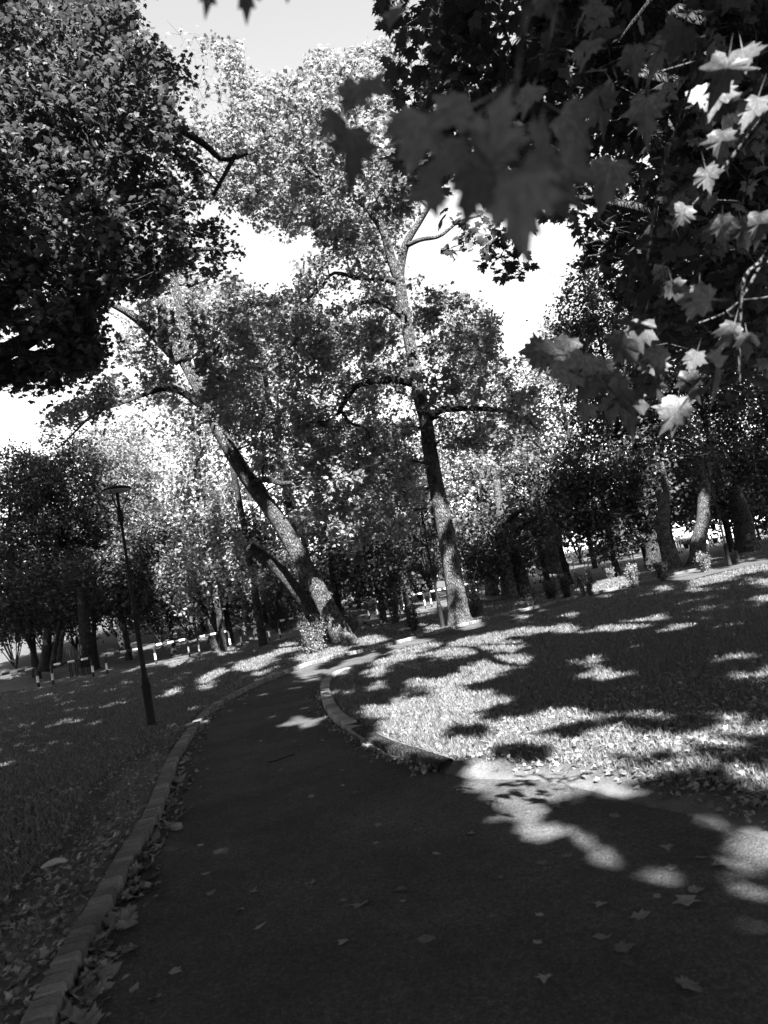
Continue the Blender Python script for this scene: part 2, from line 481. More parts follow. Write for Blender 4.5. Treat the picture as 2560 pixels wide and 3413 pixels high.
class MB:
    def __init__(s): s.v = []; s.f = []; s.mi = []; s.n = 0
    def add(s, v, f, mi=0):
        s.v.append(np.asarray(v, float))
        for q in f: s.f.append([i + s.n for i in q]); s.mi.append(mi)
        s.n += len(v)
    def tube(s, pts, rad, k=8, mi=0, cap=True, wob=0, seed=0, mi_seg=None):
        pts = np.asarray(pts, float); rad = np.broadcast_to(np.asarray(rad, float), (len(pts),))
        tan = np.gradient(pts, axis=0); tan /= np.linalg.norm(tan, axis=1)[:, None] + 1e-9
        ref = np.array([0, 0, 1.]) if abs(tan[0][2]) < .9 else np.array([1., 0, 0])
        u = np.cross(tan[0], ref); u /= np.linalg.norm(u)
        r = np.random.default_rng(seed)
        base = s.n; V = []
        ang = np.linspace(0, 2 * math.pi, k, endpoint=False)
        ph = r.uniform(0, 6.28, 4)
        for i, p in enumerate(pts):
            u = u - tan[i] * (u @ tan[i]); u /= np.linalg.norm(u) + 1e-9
            w = np.cross(tan[i], u)
            rr = rad[i] * (1 + wob * (np.sin(ang * 3 + ph[0] + i * .13) * .5 + np.sin(ang * 5 + ph[1] - i * .21) * .35 + r.normal(0, .3, k)))
            V.append(p + np.outer(np.cos(ang) * rr, u) + np.outer(np.sin(ang) * rr, w))
        V = np.concatenate(V)
        f = []; mis = []
        for i in range(len(pts) - 1):
            for j in range(k):
                a = i * k + j; b = i * k + (j + 1) % k
                f.append([a, b, b + k, a + k])
                mis.append(mi if mi_seg is None else mi_seg[i])
        if cap:
            f.append(list(range(k))[::-1]); mis.append(mis[0])
            f.append([(len(pts) - 1) * k + j for j in range(k)]); mis.append(mis[-2])
        s.v.append(V)
        for q, mm in zip(f, mis): s.f.append([x + s.n for x in q]); s.mi.append(mm)
        s.n += len(V)
    def box(s, c, d, mi=0):
        c = np.array(c, float); d = np.array(d, float) / 2
        v = [c + d * np.array([x, y, z]) for x in (-1, 1) for y in (-1, 1) for z in (-1, 1)]
        s.add(v, [[0, 1, 3, 2], [4, 6, 7, 5], [0, 4, 5, 1], [2, 3, 7, 6], [0, 2, 6, 4], [1, 5, 7, 3]], mi)
    def lathe(s, prof, k=20, mi=0, c=(0, 0, 0)):
        V = []; c = np.array(c, float)
        ang = np.linspace(0, 2 * math.pi, k, endpoint=False)
        for r, z in prof:
            V.append(np.stack([np.cos(ang) * r, np.sin(ang) * r, np.full(k, z)], 1) + c)
        f = []
        for i in range(len(prof) - 1):
            for j in range(k):
                a = i * k + j; b = i * k + (j + 1) % k
                f.append([a, b, b + k, a + k])
        f.append([j for j in range(k)][::-1]); f.append([(len(prof) - 1) * k + j for j in range(k)])
        s.add(np.concatenate(V), f, mi)
    def mesh(s, name, smooth=True):
        me = bpy.data.meshes.new(name)
        me.from_pydata(np.concatenate(s.v).tolist(), [], s.f)
        me.polygons.foreach_set('material_index', s.mi)
        if smooth: me.polygons.foreach_set('use_smooth', [True] * len(s.f))
        me.update()
        return me
    def build(s, name, m, parent=None, smooth=True, loc=None):
        return mobj(name, s.mesh(name, smooth), m, parent, loc)
def smooth_path(pts, n):
    pts = np.asarray(pts, float)
    k = len(pts)
    if k < 3:
        t = np.linspace(0, 1, n)[:, None]
        return pts[0] * (1 - t) + pts[-1] * t
    out = []
    seg = k - 1
    for t in np.linspace(0, seg - 1e-6, n):
        i = int(t); u = t - i
        p0 = pts[max(i - 1, 0)]; p1 = pts[i]; p2 = pts[i + 1]; p3 = pts[min(i + 2, k - 1)]
        out.append(.5 * ((2 * p1) + (-p0 + p2) * u + (2 * p0 - 5 * p1 + 4 * p2 - p3) * u * u + (-p0 + 3 * p1 - 3 * p2 + p3) * u ** 3))
    return np.array(out)

# ------------------------------------------------------------------ leaf templates (tip along +y, stalk at origin, size ~1)
def maple_t():
    half = [(0.0, 0.0), (.10, -.06), (.30, -.10), (.33, .02), (.50, .10), (.38, .20), (.62, .42), (.44, .42), (.46, .56), (.22, .48), (.26, .72), (.14, .70), (0.0, 1.0)]
    pts = half + [(-x, y) for x, y in half[-2:0:-1]]
    V = [(0, .28, 0)] + [(x, y - .0, -.22 * abs(x) ** 1.3 - .25 * max(y - .4, 0) ** 1.5) for x, y in pts]
    n_ = len(pts)
    Fc = [[0, 1 + i, 1 + (i + 1) % n_] for i in range(n_)]
    return np.array(V), np.array(Fc)
def star_t():
    half = [(0, 0), (.42, -.02), (.28, .2), (.6, .45), (.24, .5), (0, 1)]
    pts = half + [(-x, y) for x, y in half[-2:0:-1]]
    V = [(0, .3, 0)] + [(x, y, -.25 * abs(x) - .12 * y) for x, y in pts]
    n_ = len(pts)
    return np.array(V), np.array([[0, 1 + i, 1 + (i + 1) % n_] for i in range(n_)])
def oval_t():
    V = [(0, 0, 0), (.3, .35, -.06), (.22, .75, -.1), (0, 1, -.18), (-.22, .75, -.1), (-.3, .35, -.06)]
    return np.array(V), np.array([[0, 1, 5], [1, 2, 5], [2, 4, 5], [2, 3, 4]])
def quad_t():
    V = [(0, 0, 0), (.36, .5, -.06), (0, 1, -.1), (-.36, .5, .02)]
    return np.array(V), np.array([[0, 1, 2], [0, 2, 3]])
TPL = {'maple': maple_t(), 'star': star_t(), 'oval': oval_t(), 'quad': quad_t()}
AREA = {'maple': .5, 'star': .4, 'oval': .4, 'quad': .36}

def frames(n_, up=1.0, spread=.7, droop=.35, toward=None):
    nn = rng.normal(0, spread, (n_, 3)); nn[:, 2] += up
    if toward is not None: nn += toward
    nn /= np.linalg.norm(nn, axis=1)[:, None]
    t = rng.normal(0, 1, (n_, 3)); t[:, 2] -= droop * 2
    t -= nn * (t * nn).sum(1)[:, None]
    t /= np.linalg.norm(t, axis=1)[:, None] + 1e-9
    x = np.cross(t, nn)
    return x, t, nn
def leaf_mesh(name, pos, size, tpl='star', up=1.0, spread=.7, droop=.35, tone=None, toward=None, fr=None):
    n_ = len(pos)
    tv, tf = TPL[tpl]
    x, t, nn = fr if fr is not None else frames(n_, up, spread, droop, toward)
    sz = np.broadcast_to(size, (n_,)) * rng.uniform(.65, 1.2, n_)
    asp = rng.uniform(.75, 1.1, n_)
    L = tv[None] * sz[:, None, None]
    V = pos[:, None] + L[..., 0:1] * asp[:, None, None] * x[:, None] + L[..., 1:2] * t[:, None] + L[..., 2:3] * nn[:, None] * rng.uniform(.2, 2.0, (n_, 1, 1))
    Fc = tf[None] + (np.arange(n_) * len(tv))[:, None, None]
    if tone is None: tone = rng.uniform(0, 1, n_)
    return mesh_np(name, V.reshape(-1, 3), Fc.reshape(-1, 3), attrs={'tone': ('FACE', np.repeat(tone, len(tf)))})

def strips(a, b, ra, rb):
    """thin three sided twigs from a to b"""
    n_ = len(a)
    d = b - a; d /= np.linalg.norm(d, axis=1)[:, None] + 1e-9
    ref = np.where(np.abs(d[:, 2:3]) < .9, np.array([[0, 0, 1.]]), np.array([[1., 0, 0]]))
    u = np.cross(d, ref); u /= np.linalg.norm(u, axis=1)[:, None] + 1e-9
    w = np.cross(d, u)
    V = []
    for k in range(3):
        an = k * 2 * math.pi / 3
        V.append(a + (u * math.cos(an) + w * math.sin(an)) * np.reshape(ra, (-1, 1)))
    for k in range(3):
        an = k * 2 * math.pi / 3
        V.append(b + (u * math.cos(an) + w * math.sin(an)) * np.reshape(rb, (-1, 1)))
    V = np.stack(V, 1)
    f = np.array([[0, 1, 4, 3], [1, 2, 5, 4], [2, 0, 3, 5]])
    Fc = f[None] + (np.arange(n_) * 6)[:, None, None]
    return V.reshape(-1, 3), Fc.reshape(-1, 4)

def sprays(cent, rad, n_leaf, flat=.5, k=7):
    """leaves set along short twigs that radiate from each cluster centre"""
    n_ = len(cent)
    rad = np.broadcast_to(rad, (n_,))
    d = rng.normal(0, 1, (n_, k, 3)); d[..., 2] *= flat
    d /= np.linalg.norm(d, axis=2)[..., None]
    d[..., 2] -= .12
    ln = rad[:, None] * rng.uniform(.5, 1.25, (n_, k))
    end = cent[:, None] + d * ln[..., None]
    ti = rng.integers(0, k, (n_, n_leaf))
    tt = rng.uniform(.15, 1.0, (n_, n_leaf)) ** .8
    ar = np.arange(n_)[:, None]
    dd = d[ar, ti]; ll = ln[ar, ti]
    pos = cent[:, None] + dd * (ll * tt)[..., None] + rng.normal(0, 1, (n_, n_leaf, 3)) * (rad * .16)[:, None, None]
    return pos.reshape(-1, 3), np.repeat(cent, k, 0), end.reshape(-1, 3)

def network(name, nodes, rads, cent, m, parent, r0=.035, clip=None):
    """branchlets joining every cluster to the nearest wood already there"""
    nodes = [np.asarray(q) for q in nodes]
    arr = np.array(nodes)
    dmin = np.array([np.min(np.linalg.norm(arr - c, axis=1)) for c in cent])
    order = np.argsort(dmin)
    A, B, RA, RB = [], [], [], []
    cap = len(arr)
    buf = np.zeros((cap + len(cent) * 4 + 4, 3)); buf[:cap] = arr
    rb_ = np.zeros(len(buf)); rb_[:cap] = rads
    cnt = cap
    for ci in order:
        c = cent[ci]
        dd = np.linalg.norm(buf[:cnt] - c, axis=1)
        # prefer wood lying lower than the cluster
        dd = dd + np.clip(buf[:cnt, 2] - c[2], 0, 5) * .6
        j = int(np.argmin(dd))
        a = buf[j]; r = min(rb_[j] * .62, r0 * 1.6)
        L = np.linalg.norm(c - a)
        if L < .05: continue
        m1 = a + (c - a) * .35 + rng.normal(0, .07 * L, 3) + np.array([0, 0, .06 * L])
        m2 = a + (c - a) * .7 + rng.normal(0, .06 * L, 3) + np.array([0, 0, .05 * L])
        pts = [a, m1, m2, c]
        rr = [r, r * .85, r * .65, max(r * .45, .006)]
        for q in range(3):
            A.append(pts[q]); B.append(pts[q + 1]); RA.append(rr[q]); RB.append(rr[q + 1])
            buf[cnt] = pts[q + 1]; rb_[cnt] = rr[q + 1]; cnt += 1
    if not A: return None
    V, Fc = strips(np.array(A), np.array(B), np.array(RA), np.array(RB))
    o = mobj(name, mesh_np(name, V, Fc, True), m, parent)
    o['kind'] = 'stuff'
    return o

# ------------------------------------------------------------------ path, road and terrain outlines
KERB_L = [(86, 3700), (200, 3411), (243, 3309), (298, 3191), (353, 3082), (407, 2980), (462, 2862), (509, 2784), (549, 2698), (580, 2596), (607, 2525), (643, 2463), (682, 2405),
          (725, 2363), (772, 2334), (849, 2293), (926, 2259), (1003, 2229), (1080, 2205), (1157, 2187), (1235, 2170), (1330, 2146), (1434, 2119), (1565, 2083), (1743, 2040), (1897, 2001), (2129, 1949), (2260, 1915), (2437, 1880), (2700, 1830)]
EDGE_R_FAR = [(2700, 1852), (2437, 1900), (2283, 1937), (2129, 1962), (2013, 1986), (1920, 2011), (1743, 2057), (1589, 2096), (1457, 2134), (1321, 2172), (1262, 2195), (1200, 2222), (1150, 2240)]
KERB_R = [(1150, 2240), (1112, 2256), (1080, 2278), (1070, 2310), (1078, 2352), (1101, 2395), (1139, 2428), (1190, 2462), (1240, 2492), (1295, 2517), (1359, 2538), (1422, 2561), (1464, 2576)]
EDGE_R_NEAR = [(1560, 2598), (1680, 2600), (1775, 2602), (1947, 2633), (2126, 2684), (2267, 2712), (2363, 2744), (2522, 2790), (2800, 2870), (3200, 2960)]
kl = smooth_path([G(*p)[:2] for p in KERB_L], 180)
kl[:, :] = kl
ef = smooth_path([G(*p)[:2] for p in EDGE_R_FAR], 60)
kr = smooth_path([G(*p)[:2] for p in KERB_R], 60)
en = smooth_path([G(*p)[:2] for p in EDGE_R_NEAR], 40)
d0 = kl[0] - kl[6]; d0 /= np.linalg.norm(d0)
klx = np.vstack([kl[0] + d0 * 6, kl[0] + d0 * 3, kl])
PATH = np.vstack([klx, ef, kr[1:], en, [[14, 2.5], [14, -6], klx[0] + [0, -1]]])
def sdist(pts, poly, closed=True):
    """distance to the outline"""
    a = poly; b = np.roll(poly, -1, 0) if closed else poly[1:]
    if not closed: a = poly[:-1]
    best = np.full(len(pts), 1e9)
    for i in range(len(a)):
        ab = b[i] - a[i]; L = (ab @ ab) + 1e-12
        q = pts - a[i]
        t = np.clip((q @ ab) / L, 0, 1)
        d = q - t[:, None] * ab
        best = np.minimum(best, (d * d).sum(1))
    return np.sqrt(best)
def sm(x, a, b):
    t = np.clip((x - a) / (b - a), 0, 1)
    return t * t * (3 - 2 * t)
def terrain(x, y):
    far = sm(y, 36, 75) * (3.2 * sm(-x, -8, 12) + .6) 
    return far + 0.03 * np.sin(x * .7 + 1) * np.sin(y * .5) * sm(np.hypot(x, y), 6, 14)
KB = np.vstack([klx, kr[::-1]])
def ground_z(pts):
    ins = inpoly(pts[:, 0], pts[:, 1], PATH)
    d = sdist(pts, PATH)
    dk = np.minimum(sdist(pts, klx[:150], False), sdist(pts, kr, False))
    kerbed = dk < .6
    z = terrain(pts[:, 0], pts[:, 1])
    out_k = .055 * sm(d, .06, .12)
    out_n = .05 * sm(d, .1, .9) + 0.0
    zo = np.where(kerbed & (d >= dk - .3), np.maximum(out_k, 0), out_n)
    return np.where(ins, -.04 * sm(d, 0, .1), zo) + z * np.where(ins, 0, 1), ins, d

# ------------------------------------------------------------------ ground sheet
def axis(a, n_, near):
    u = np.linspace(-1, 1, n_)
    k = math.asinh(a / near)
    return near * np.sinh(u * k)
gx = np.concatenate([axis(260, 330, 2.2)])
gyv = np.concatenate([[-60, -30, -15, -8, -4], np.linspace(-2, 12, 190)[:-1], 12 + (np.exp(np.linspace(0, 1, 130) * 3.6) - 1) / (math.exp(3.6) - 1) * 340])
gx = gx + .0
X, Y = np.meshgrid(gx, gyv)
pts = np.stack([X.ravel(), Y.ravel()], 1)
z, ins, dd = ground_z(pts)
z = z - .004 * ins
V = np.column_stack([pts, z])
nx, ny = len(gx), len(gyv)
idx = np.arange(nx * ny).reshape(ny, nx)
Fc = np.stack([idx[:-1, :-1], idx[:-1, 1:], idx[1:, 1:], idx[1:, :-1]], -1).reshape(-1, 4)
nz = np.sin(pts[:, 0] * 5.1 + 2 * np.sin(pts[:, 1] * 2.3)) * .12 + rng.normal(0, .08, len(pts))
lk = sdist(pts, kl[:70], False)
leftside = (pts[:, 0] < -0.2)
dirt = sm(.75 - lk + nz, 0, .5) * leftside * (pts[:, 1] < 9) * .9
er = sdist(pts, en, False)
dirt = np.maximum(dirt, sm(.42 - er + nz * .7, 0, .3) * ~ins)
kd = sdist(pts, kr, False)
dirt = np.maximum(dirt, sm(.3 - kd + nz * .5, 0, .2) * ~ins)
g = mobj('lawn', mesh_np('lawn', V, Fc, True, {'dirt': ('POINT', dirt)}), M['ground'])
tag(g, kind='structure')

def fan_sheet(name, poly, z0, m, step=None):
    from mathutils.geometry import tessellate_polygon
    vv = [Vector((p[0], p[1], 0)) for p in poly]
    tri = tessellate_polygon([vv])
    V = np.array([[p[0], p[1], z0(p[0], p[1])] for p in poly])
    o = mobj(name, mesh_np(name, V, np.array(tri)), m)
    tag(o, kind='structure')
    return o
fan_sheet('footpath', PATH, lambda x, y: .004 if y < 14 else .012, M['asphalt'])

# road behind the barriers
ROAD_NEAR = [(-300, 2372), (0, 2314), (130, 2298), (301, 2265), (452, 2238), (631, 2201), (762, 2169), (906, 2141), (993, 2128), (1233, 2074), (1441, 2036), (1652, 1991), (1784, 1960), (1903, 1931), (2061, 1902), (2267, 1860), (2462, 1817), (2700, 1768)]
ROAD_FAR = [(2700, 1750), (2462, 1795), (2267, 1838), (2093, 1874), (1903, 1908), (1784, 1934), (1652, 1962), (1441, 2006), (1233, 2052), (1000, 2105), (834, 2132), (725, 2156), (631, 2181), (400, 2219), (271, 2234), (120, 2261), (0, 2288), (-300, 2346)]
rn = smooth_path([G(*p)[:2] for p in ROAD_NEAR], 60)
rf = smooth_path([G(*p)[:2] for p in ROAD_FAR], 60)
V, Fc = [], []
for i in range(60):
    a = rn[i]; b = rf[59 - i]
    for k in range(7):
        q = a + (b - a) * k / 6
        V.append([q[0], q[1], terrain(q[0], q[1]) + .05 + .014])
for i in range(59):
    for k in range(6):
        a = i * 7 + k
        Fc.append([a, a + 7, a + 8, a + 1])
tag(mobj('road', mesh_np('road', np.array(V), np.array(Fc), True), M['road']), kind='structure')

# ------------------------------------------------------------------ kerbs
def resample(pl, step):
    s = np.concatenate([[0], np.cumsum(np.linalg.norm(np.diff(pl, axis=0), axis=1))])
    t = np.arange(step / 2, s[-1], step)
    x = np.interp(t, s, pl[:, 0]); y = np.interp(t, s, pl[:, 1])
    x2 = np.interp(np.minimum(t + .03, s[-1]), s, pl[:, 0]); y2 = np.interp(np.minimum(t + .03, s[-1]), s, pl[:, 1])
    x1 = np.interp(t - .03, s, pl[:, 0]); y1 = np.interp(t - .03, s, pl[:, 1])
    return np.stack([x, y], 1), np.arctan2(y2 - y1, x2 - x1)
def block_mesh(name, lx, ly, lz, b, seed):
    r = random.Random(seed)
    import bmesh
    bm = bmesh.new()
    bmesh.ops.create_cube(bm, size=1)
    for v_ in bm.verts:
        v_.co.x *= lx; v_.co.y *= ly; v_.co.z = v_.co.z * lz
        v_.co.x += r.uniform(-.003, .003); v_.co.y += r.uniform(-.004, .004); v_.co.z += r.uniform(-.003, .003)
    bmesh.ops.bevel(bm, geom=bm.edges[:], offset=b, segments=1, affect='EDGES')
    me = bpy.data.meshes.new(name)
    bm.to_mesh(me); bm.free()
    return me
def kerb(name, pl, step, width, height, meshes, m, piece, side, maxn=300, sink=.0):
    root = empty(name, (float(pl[0][0]), float(pl[0][1]), 0))
    tag(root, kind='structure')
    pos, ang = resample(pl, step)
    o0 = root.location
    for me in meshes:
        if not me.materials: me.materials.append(m)
    rest = []
    for i, (p, a) in enumerate(zip(pos, ang)):
        nrm = np.array([-math.sin(a), math.cos(a)]) * side
        c = p + nrm * width / 2
        if i < maxn:
            o = bpy.data.objects.new(piece, meshes[i % len(meshes)])
            o.location = (c[0] - o0.x, c[1] - o0.y, height / 2 - .03 - sink + random.uniform(-.004, .004) - (max(0, 9 - i) * .014 if piece == 'kerb_stone' else 0))
            o.rotation_euler = (random.uniform(-.015, .015), random.uniform(-.015, .015), a + random.uniform(-.02, .02))
            link(o, root)
        else: rest.append((c, a))
    if rest:
        mb = MB()
        for c, a in rest:
            u = np.array([math.cos(a), math.sin(a), 0]) * step * .47; w = np.array([-math.sin(a), math.cos(a), 0]) * width / 2
            zc = np.array([c[0] - o0.x, c[1] - o0.y, 0]); t = np.array([0, 0, height - .03])
            b_ = np.array([0, 0, -.04])
            vv = [zc - u - w + b_, zc + u - w + b_, zc + u + w + b_, zc - u + w + b_, zc - u - w + t, zc + u - w + t, zc + u + w + t, zc - u + w + t]
            mb.add(vv, [[4, 5, 6, 7], [0, 1, 5, 4], [1, 2, 6, 5], [2, 3, 7, 6], [3, 0, 4, 7]])
        o = mb.build('distant_' + piece, m, root, False)
        o['kind'] = 'stuff'
    # mortar bed between the pieces
    mb = MB()
    q = pl
    tg = np.gradient(q, axis=0); tg /= np.linalg.norm(tg, axis=1)[:, None]
    nn = np.stack([-tg[:, 1], tg[:, 0]], 1) * side
    a = q + nn * .012; b = q + nn * (width - .012)
    n_ = len(q); t = height - .045 - sink
    V = np.concatenate([np.column_stack([a, np.full(n_, -.05)]), np.column_stack([a, np.full(n_, t)]), np.column_stack([b, np.full(n_, t)]), np.column_stack([b, np.full(n_, -.05)])]) - np.array([o0.x, o0.y, 0])
    ii = np.arange(n_ - 1)
    Fc = np.concatenate([np.stack([ii + k * n_, ii + 1 + k * n_, ii + 1 + (k + 1) * n_, ii + (k + 1) * n_], 1) for k in range(3)])
    mobj('mortar_bed', mesh_np('mortar_bed', V, Fc), M['bark_dark'], root)
    return root
bricks = [block_mesh('kerb_brick', .088, .13, .12, .011, i) for i in range(6)]
stones = [block_mesh('kerb_stone', .485, .16, .13, .012, 20 + i) for i in range(4)]
kerb('brick_kerb', klx[1:], .102, .13, .12, bricks, M['brick'], 'brick', 1, 300)
kerb('stone_kerb', kr[::-1], .30, .16, .13, [block_mesh('kerb_stone', .282, .16, .13, .014, 20 + i) for i in range(4)], M['kerb'], 'kerb_stone', -1, 300, .01)

# ------------------------------------------------------------------ grass and litter
def in_frame(p, pad=80):
    x, y, z = proj(p)
    return (z > .3) & (x > -pad) & (x < W + pad) & (y > -pad) & (y < H + pad)
def scatter_px(n_, dmin, dmax, power=1.0):
    """even over the ground in front of the camera, density falling with distance"""
    r = dmin * (dmax / dmin) ** rng.uniform(0, 1, n_)
    a = rng.uniform(-.62, .75, n_)
    p = np.stack([r * np.tan(a) * .95, r, np.zeros(n_)], 1)
    return p[in_frame(p)]
p = scatter_px(800000, 2.2, 32)
p = p[rng.uniform(0, 1, len(p)) < np.clip(p[:, 1] / 9, .35, 1)]
z, ins, d = ground_z(p[:, :2])
nzz = np.sin(p[:, 0] * 2.1) * np.cos(p[:, 1] * 1.7 + p[:, 0])
keep = ~ins & (d > .2)
keepd = (sdist(p[:, :2], kl[:70], False) > .75 + nzz * .15) | (p[:, 0] > 0) | (rng.uniform(0, 1, len(p)) < .12)
keepr = (sdist(p[:, :2], en, False) > .4 + nzz * .1) | (rng.uniform(0, 1, len(p)) < .05)
keep &= keepd & keepr & ~inpoly(p[:, 0], p[:, 1], np.vstack([rn, rf]))
p = p[keep]; z = z[keep]
p = p[:380000]; z = z[:380000]
p[:, 2] = z - .004
n_ = len(p)
hgt = rng.uniform(.022, .06, n_) * (1 + .012 * p[:, 1]) 
wd_ = rng.uniform(.002, .0045, n_) * (1 + p[:, 1] * .10)
an = rng.uniform(0, 6.28, n_); lean = rng.normal(0, .5, (n_, 2))
s_ = np.stack([np.cos(an), np.sin(an), np.zeros(n_)], 1) * wd_[:, None]
tip = p + np.column_stack([lean * hgt[:, None], hgt])
V = np.stack([p - s_, p + s_, tip], 1).reshape(-1, 3)
o = mobj('grass', mesh_np('grass', V, np.arange(n_ * 3).reshape(-1, 3), attrs={'tone': ('FACE', rng.uniform(0, 1, n_))}), M['grass'])
tag(o, 'short worn grass with fallen leaves on both sides of the path', 'grass', kind='stuff')

def lay_leaves(name, p, size, tpl, m, curl=.35, tone=None):
    fr = frames(len(p), 1.0, curl, 0)
    return mobj(name, leaf_mesh(name, p, size, tpl, fr=fr, tone=tone), m)
# drifts on the lawns
p = scatter_px(60000, 2.2, 30)
z, ins, d = ground_z(p[:, :2])
nearright = (p[:, 0] > .5) & (p[:, 1] < 8)
dens = .16 + .22 * ((p[:, 0] < -.5) & (p[:, 1] < 12)) + .5 * nearright + .2 * (np.sin(p[:, 0] * 1.3 + 1) * np.sin(p[:, 1] * .9) > .3)
dens = dens * np.clip(1.3 - p[:, 1] / 26, .25, 1)
k_ = ~ins & (d > .1) & (rng.uniform(0, 1, len(p)) < dens) & (z < .5)
# keep the trodden soil beside the path barer
k_ &= (sdist(p[:, :2], en, False) > .28) | (rng.uniform(0, 1, len(p)) < .25)
p = p[k_]; p[:, 2] = z[k_] + rng.uniform(.008, .035, len(p))
p = p[:17000]
o = lay_leaves('leaf_litter', p, .047, 'star', M['litter'], .45)
tag(o, 'fallen maple leaves scattered thickly over the lawns', 'fallen leaves', kind='stuff')
# fine crumbs in both gutters
def gutter(pl, n_, side, w):
    i = rng.integers(1, len(pl) - 1, n_)
    t = rng.uniform(0, 1, n_)[:, None]
    q = pl[i] * (1 - t) + pl[i - 1] * t
    tg = pl[i] - pl[i - 1]; tg /= np.linalg.norm(tg, axis=1)[:, None] + 1e-9
    nn = np.stack([tg[:, 1], -tg[:, 0]], 1) * side
    off = np.abs(rng.exponential(w, n_)) + .015
    return np.column_stack([q + nn * off[:, None], rng.uniform(.008, .03, n_)])
gl = gutter(klx[2:110], 620, 1, .05)
gr = gutter(kr[2:], 420, 1, .05)
chk = ground_z(gr[:, :2])[1]
gr = gr[chk]
o = lay_leaves('gutter_litter', np.vstack([gl, gr]), .045, 'star', M['litter'], .5)
tag(o, 'leaf fragments blown into the gutters beside both kerbs', 'leaf litter', kind='stuff')

ORD = ['nearest', 'second nearest', 'third nearest', 'fourth nearest', 'fifth nearest', 'sixth nearest', 'seventh nearest', 'eighth nearest', 'ninth nearest', 'tenth nearest']
TENS = ['', '', 'twenty', 'thirty', 'forty', 'fifty', 'sixty', 'seventy', 'eighty', 'ninety']
ONES = ['', 'first', 'second', 'third', 'fourth', 'fifth', 'sixth', 'seventh', 'eighth', 'ninth', 'tenth', 'eleventh', 'twelfth', 'thirteenth', 'fourteenth', 'fifteenth', 'sixteenth', 'seventeenth', 'eighteenth', 'nineteenth']
TENTH = ['', '', 'twentieth', 'thirtieth', 'fortieth', 'fiftieth', 'sixtieth', 'seventieth', 'eightieth', 'ninetieth']
def ordw(i):
    if i < 20: return ONES[i]
    if i < 100: return TENTH[i // 10] if i % 10 == 0 else TENS[i // 10] + '-' + ONES[i % 10]
    return 'hundredth' if i == 100 else 'hundred and ' + ordw(i - 100)
def curled(name, seed, tpl='maple'):
    r = np.random.default_rng(seed)
    tv, tf = TPL[tpl]
    V = tv.copy()
    V[:, 1] -= .4
    rr = np.hypot(V[:, 0], V[:, 1])
    a = r.uniform(0, 6.28)
    V[:, 2] = .35 * (V[:, 0] * math.cos(a) + V[:, 1] * math.sin(a)) ** 2 * r.uniform(.3, 1.6) + r.normal(0, .04, len(V)) + .02
    V = V * .1
    # stalk
    b = len(V)
    st = np.array([[-.0015, -.04, .002], [.0015, -.04, .002], [.012, -.095, .012]])
    V = np.vstack([V, st])
    tf = np.vstack([tf, [[b, b + 1, b + 2]]])
    me = mesh_np(name, V, tf)
    me.materials.append(M['litter_one'])
    return me
curl_meshes = [curled('fallen_leaf', i, ['maple', 'star', 'maple', 'oval', 'maple', 'star', 'maple', 'oval', 'star'][i]) for i in range(9)]
PL = [(1205, 3015, 1.35), (1416, 3131, 1.2), (703, 2977, .9), (688, 2912, .95), (875, 3084, 1.0), (803, 3034, .7), (1031, 2945, .9), (845, 2972, .8), (587, 3236, .8), (447, 3297, .95), (520, 3323, .8), (1145, 3143, .8), (1147, 3000, .5),
      (1253, 2810, .8), (1262, 2751, .7), (1183, 2641, .7), (1142, 2617, .8), (1039, 2655, .7), (935, 2566, .6), (1140, 2567, .6), (1005, 2482, .6), (928, 2569, .4), (671, 2752, .0), (670, 2816, .6), (811, 2566, .4), (1395, 2764, .8),
      (1334, 2967, .8), (1344, 3003, .5), (1571, 2780, .8), (1457, 2846, .7), (1807, 2878, .9), (1889, 2853, .8), (2001, 3015, .9), (2138, 3053, 1.1), (2001, 3122, 1.1), (2082, 3158, 1.1), (2290, 3010, 1.4), (2188, 2985, .8), (2320, 2966, .9), (2306, 3282, 1.3),
      (1815, 3262, .8), (1799, 3048, .5), (1647, 3053, .5), (1793, 3140, .5), (1426, 3130, .6), (2337, 2857, 1.1), (2223, 2825, .9), (2240, 2894, .8), (2050, 2718, .8), (1855, 2690, 1), (1757, 2708, .5), (1990, 2830, .4), (1668, 2924, .4), (2390, 2883, .7), (2427, 2805, .8),
      (1157, 2275, .8), (1130, 2445, .5), (860, 2350, .8), (816, 2346, .9), (893, 2327, .7), (790, 2388, .6), (745, 2384, .7), (950, 2300, .6), (815, 2468, .5), (745, 2443, .5), (1050, 2282, .7), (1030, 2320, .6), (1045, 2333, .7), (980, 2470, .4), (955, 2432, .5), (870, 2470, .5)]
PL = [q for q in PL if q[2] > 0]
PL.sort(key=lambda q: -q[1])
root_rank = sorted([(float(np.hypot(*G(a, b)[:2])), a, b, s) for a, b, s in PL])
for i, (dist, a, b, s) in enumerate(root_rank):
    q = G(a, b, .006)
    o = bpy.data.objects.new('fallen_leaf', curl_meshes[i % 9])
    s *= .78; o.location = q; o.scale = (s, s, s * random.uniform(.7, 1.3))
    o.rotation_euler = (random.uniform(-.2, .2), random.uniform(-.2, .2), random.uniform(0, 6.28))
    link(o)
    tag(o, 'fallen maple leaf lying loose on the asphalt path, %s nearest the camera' % ordw(i + 1) if i else 'fallen maple leaf lying loose on the asphalt path, nearest the camera of all', 'leaf', 'fallen leaves loose on the path')
KLV = [(p_, s) for p_, s in zip(gutter(klx[2:85], 118, 1, .075), rng.uniform(.55, 1.25, 118))]
KLV = [q for q in KLV if in_frame(q[0][None], -10)[0]]
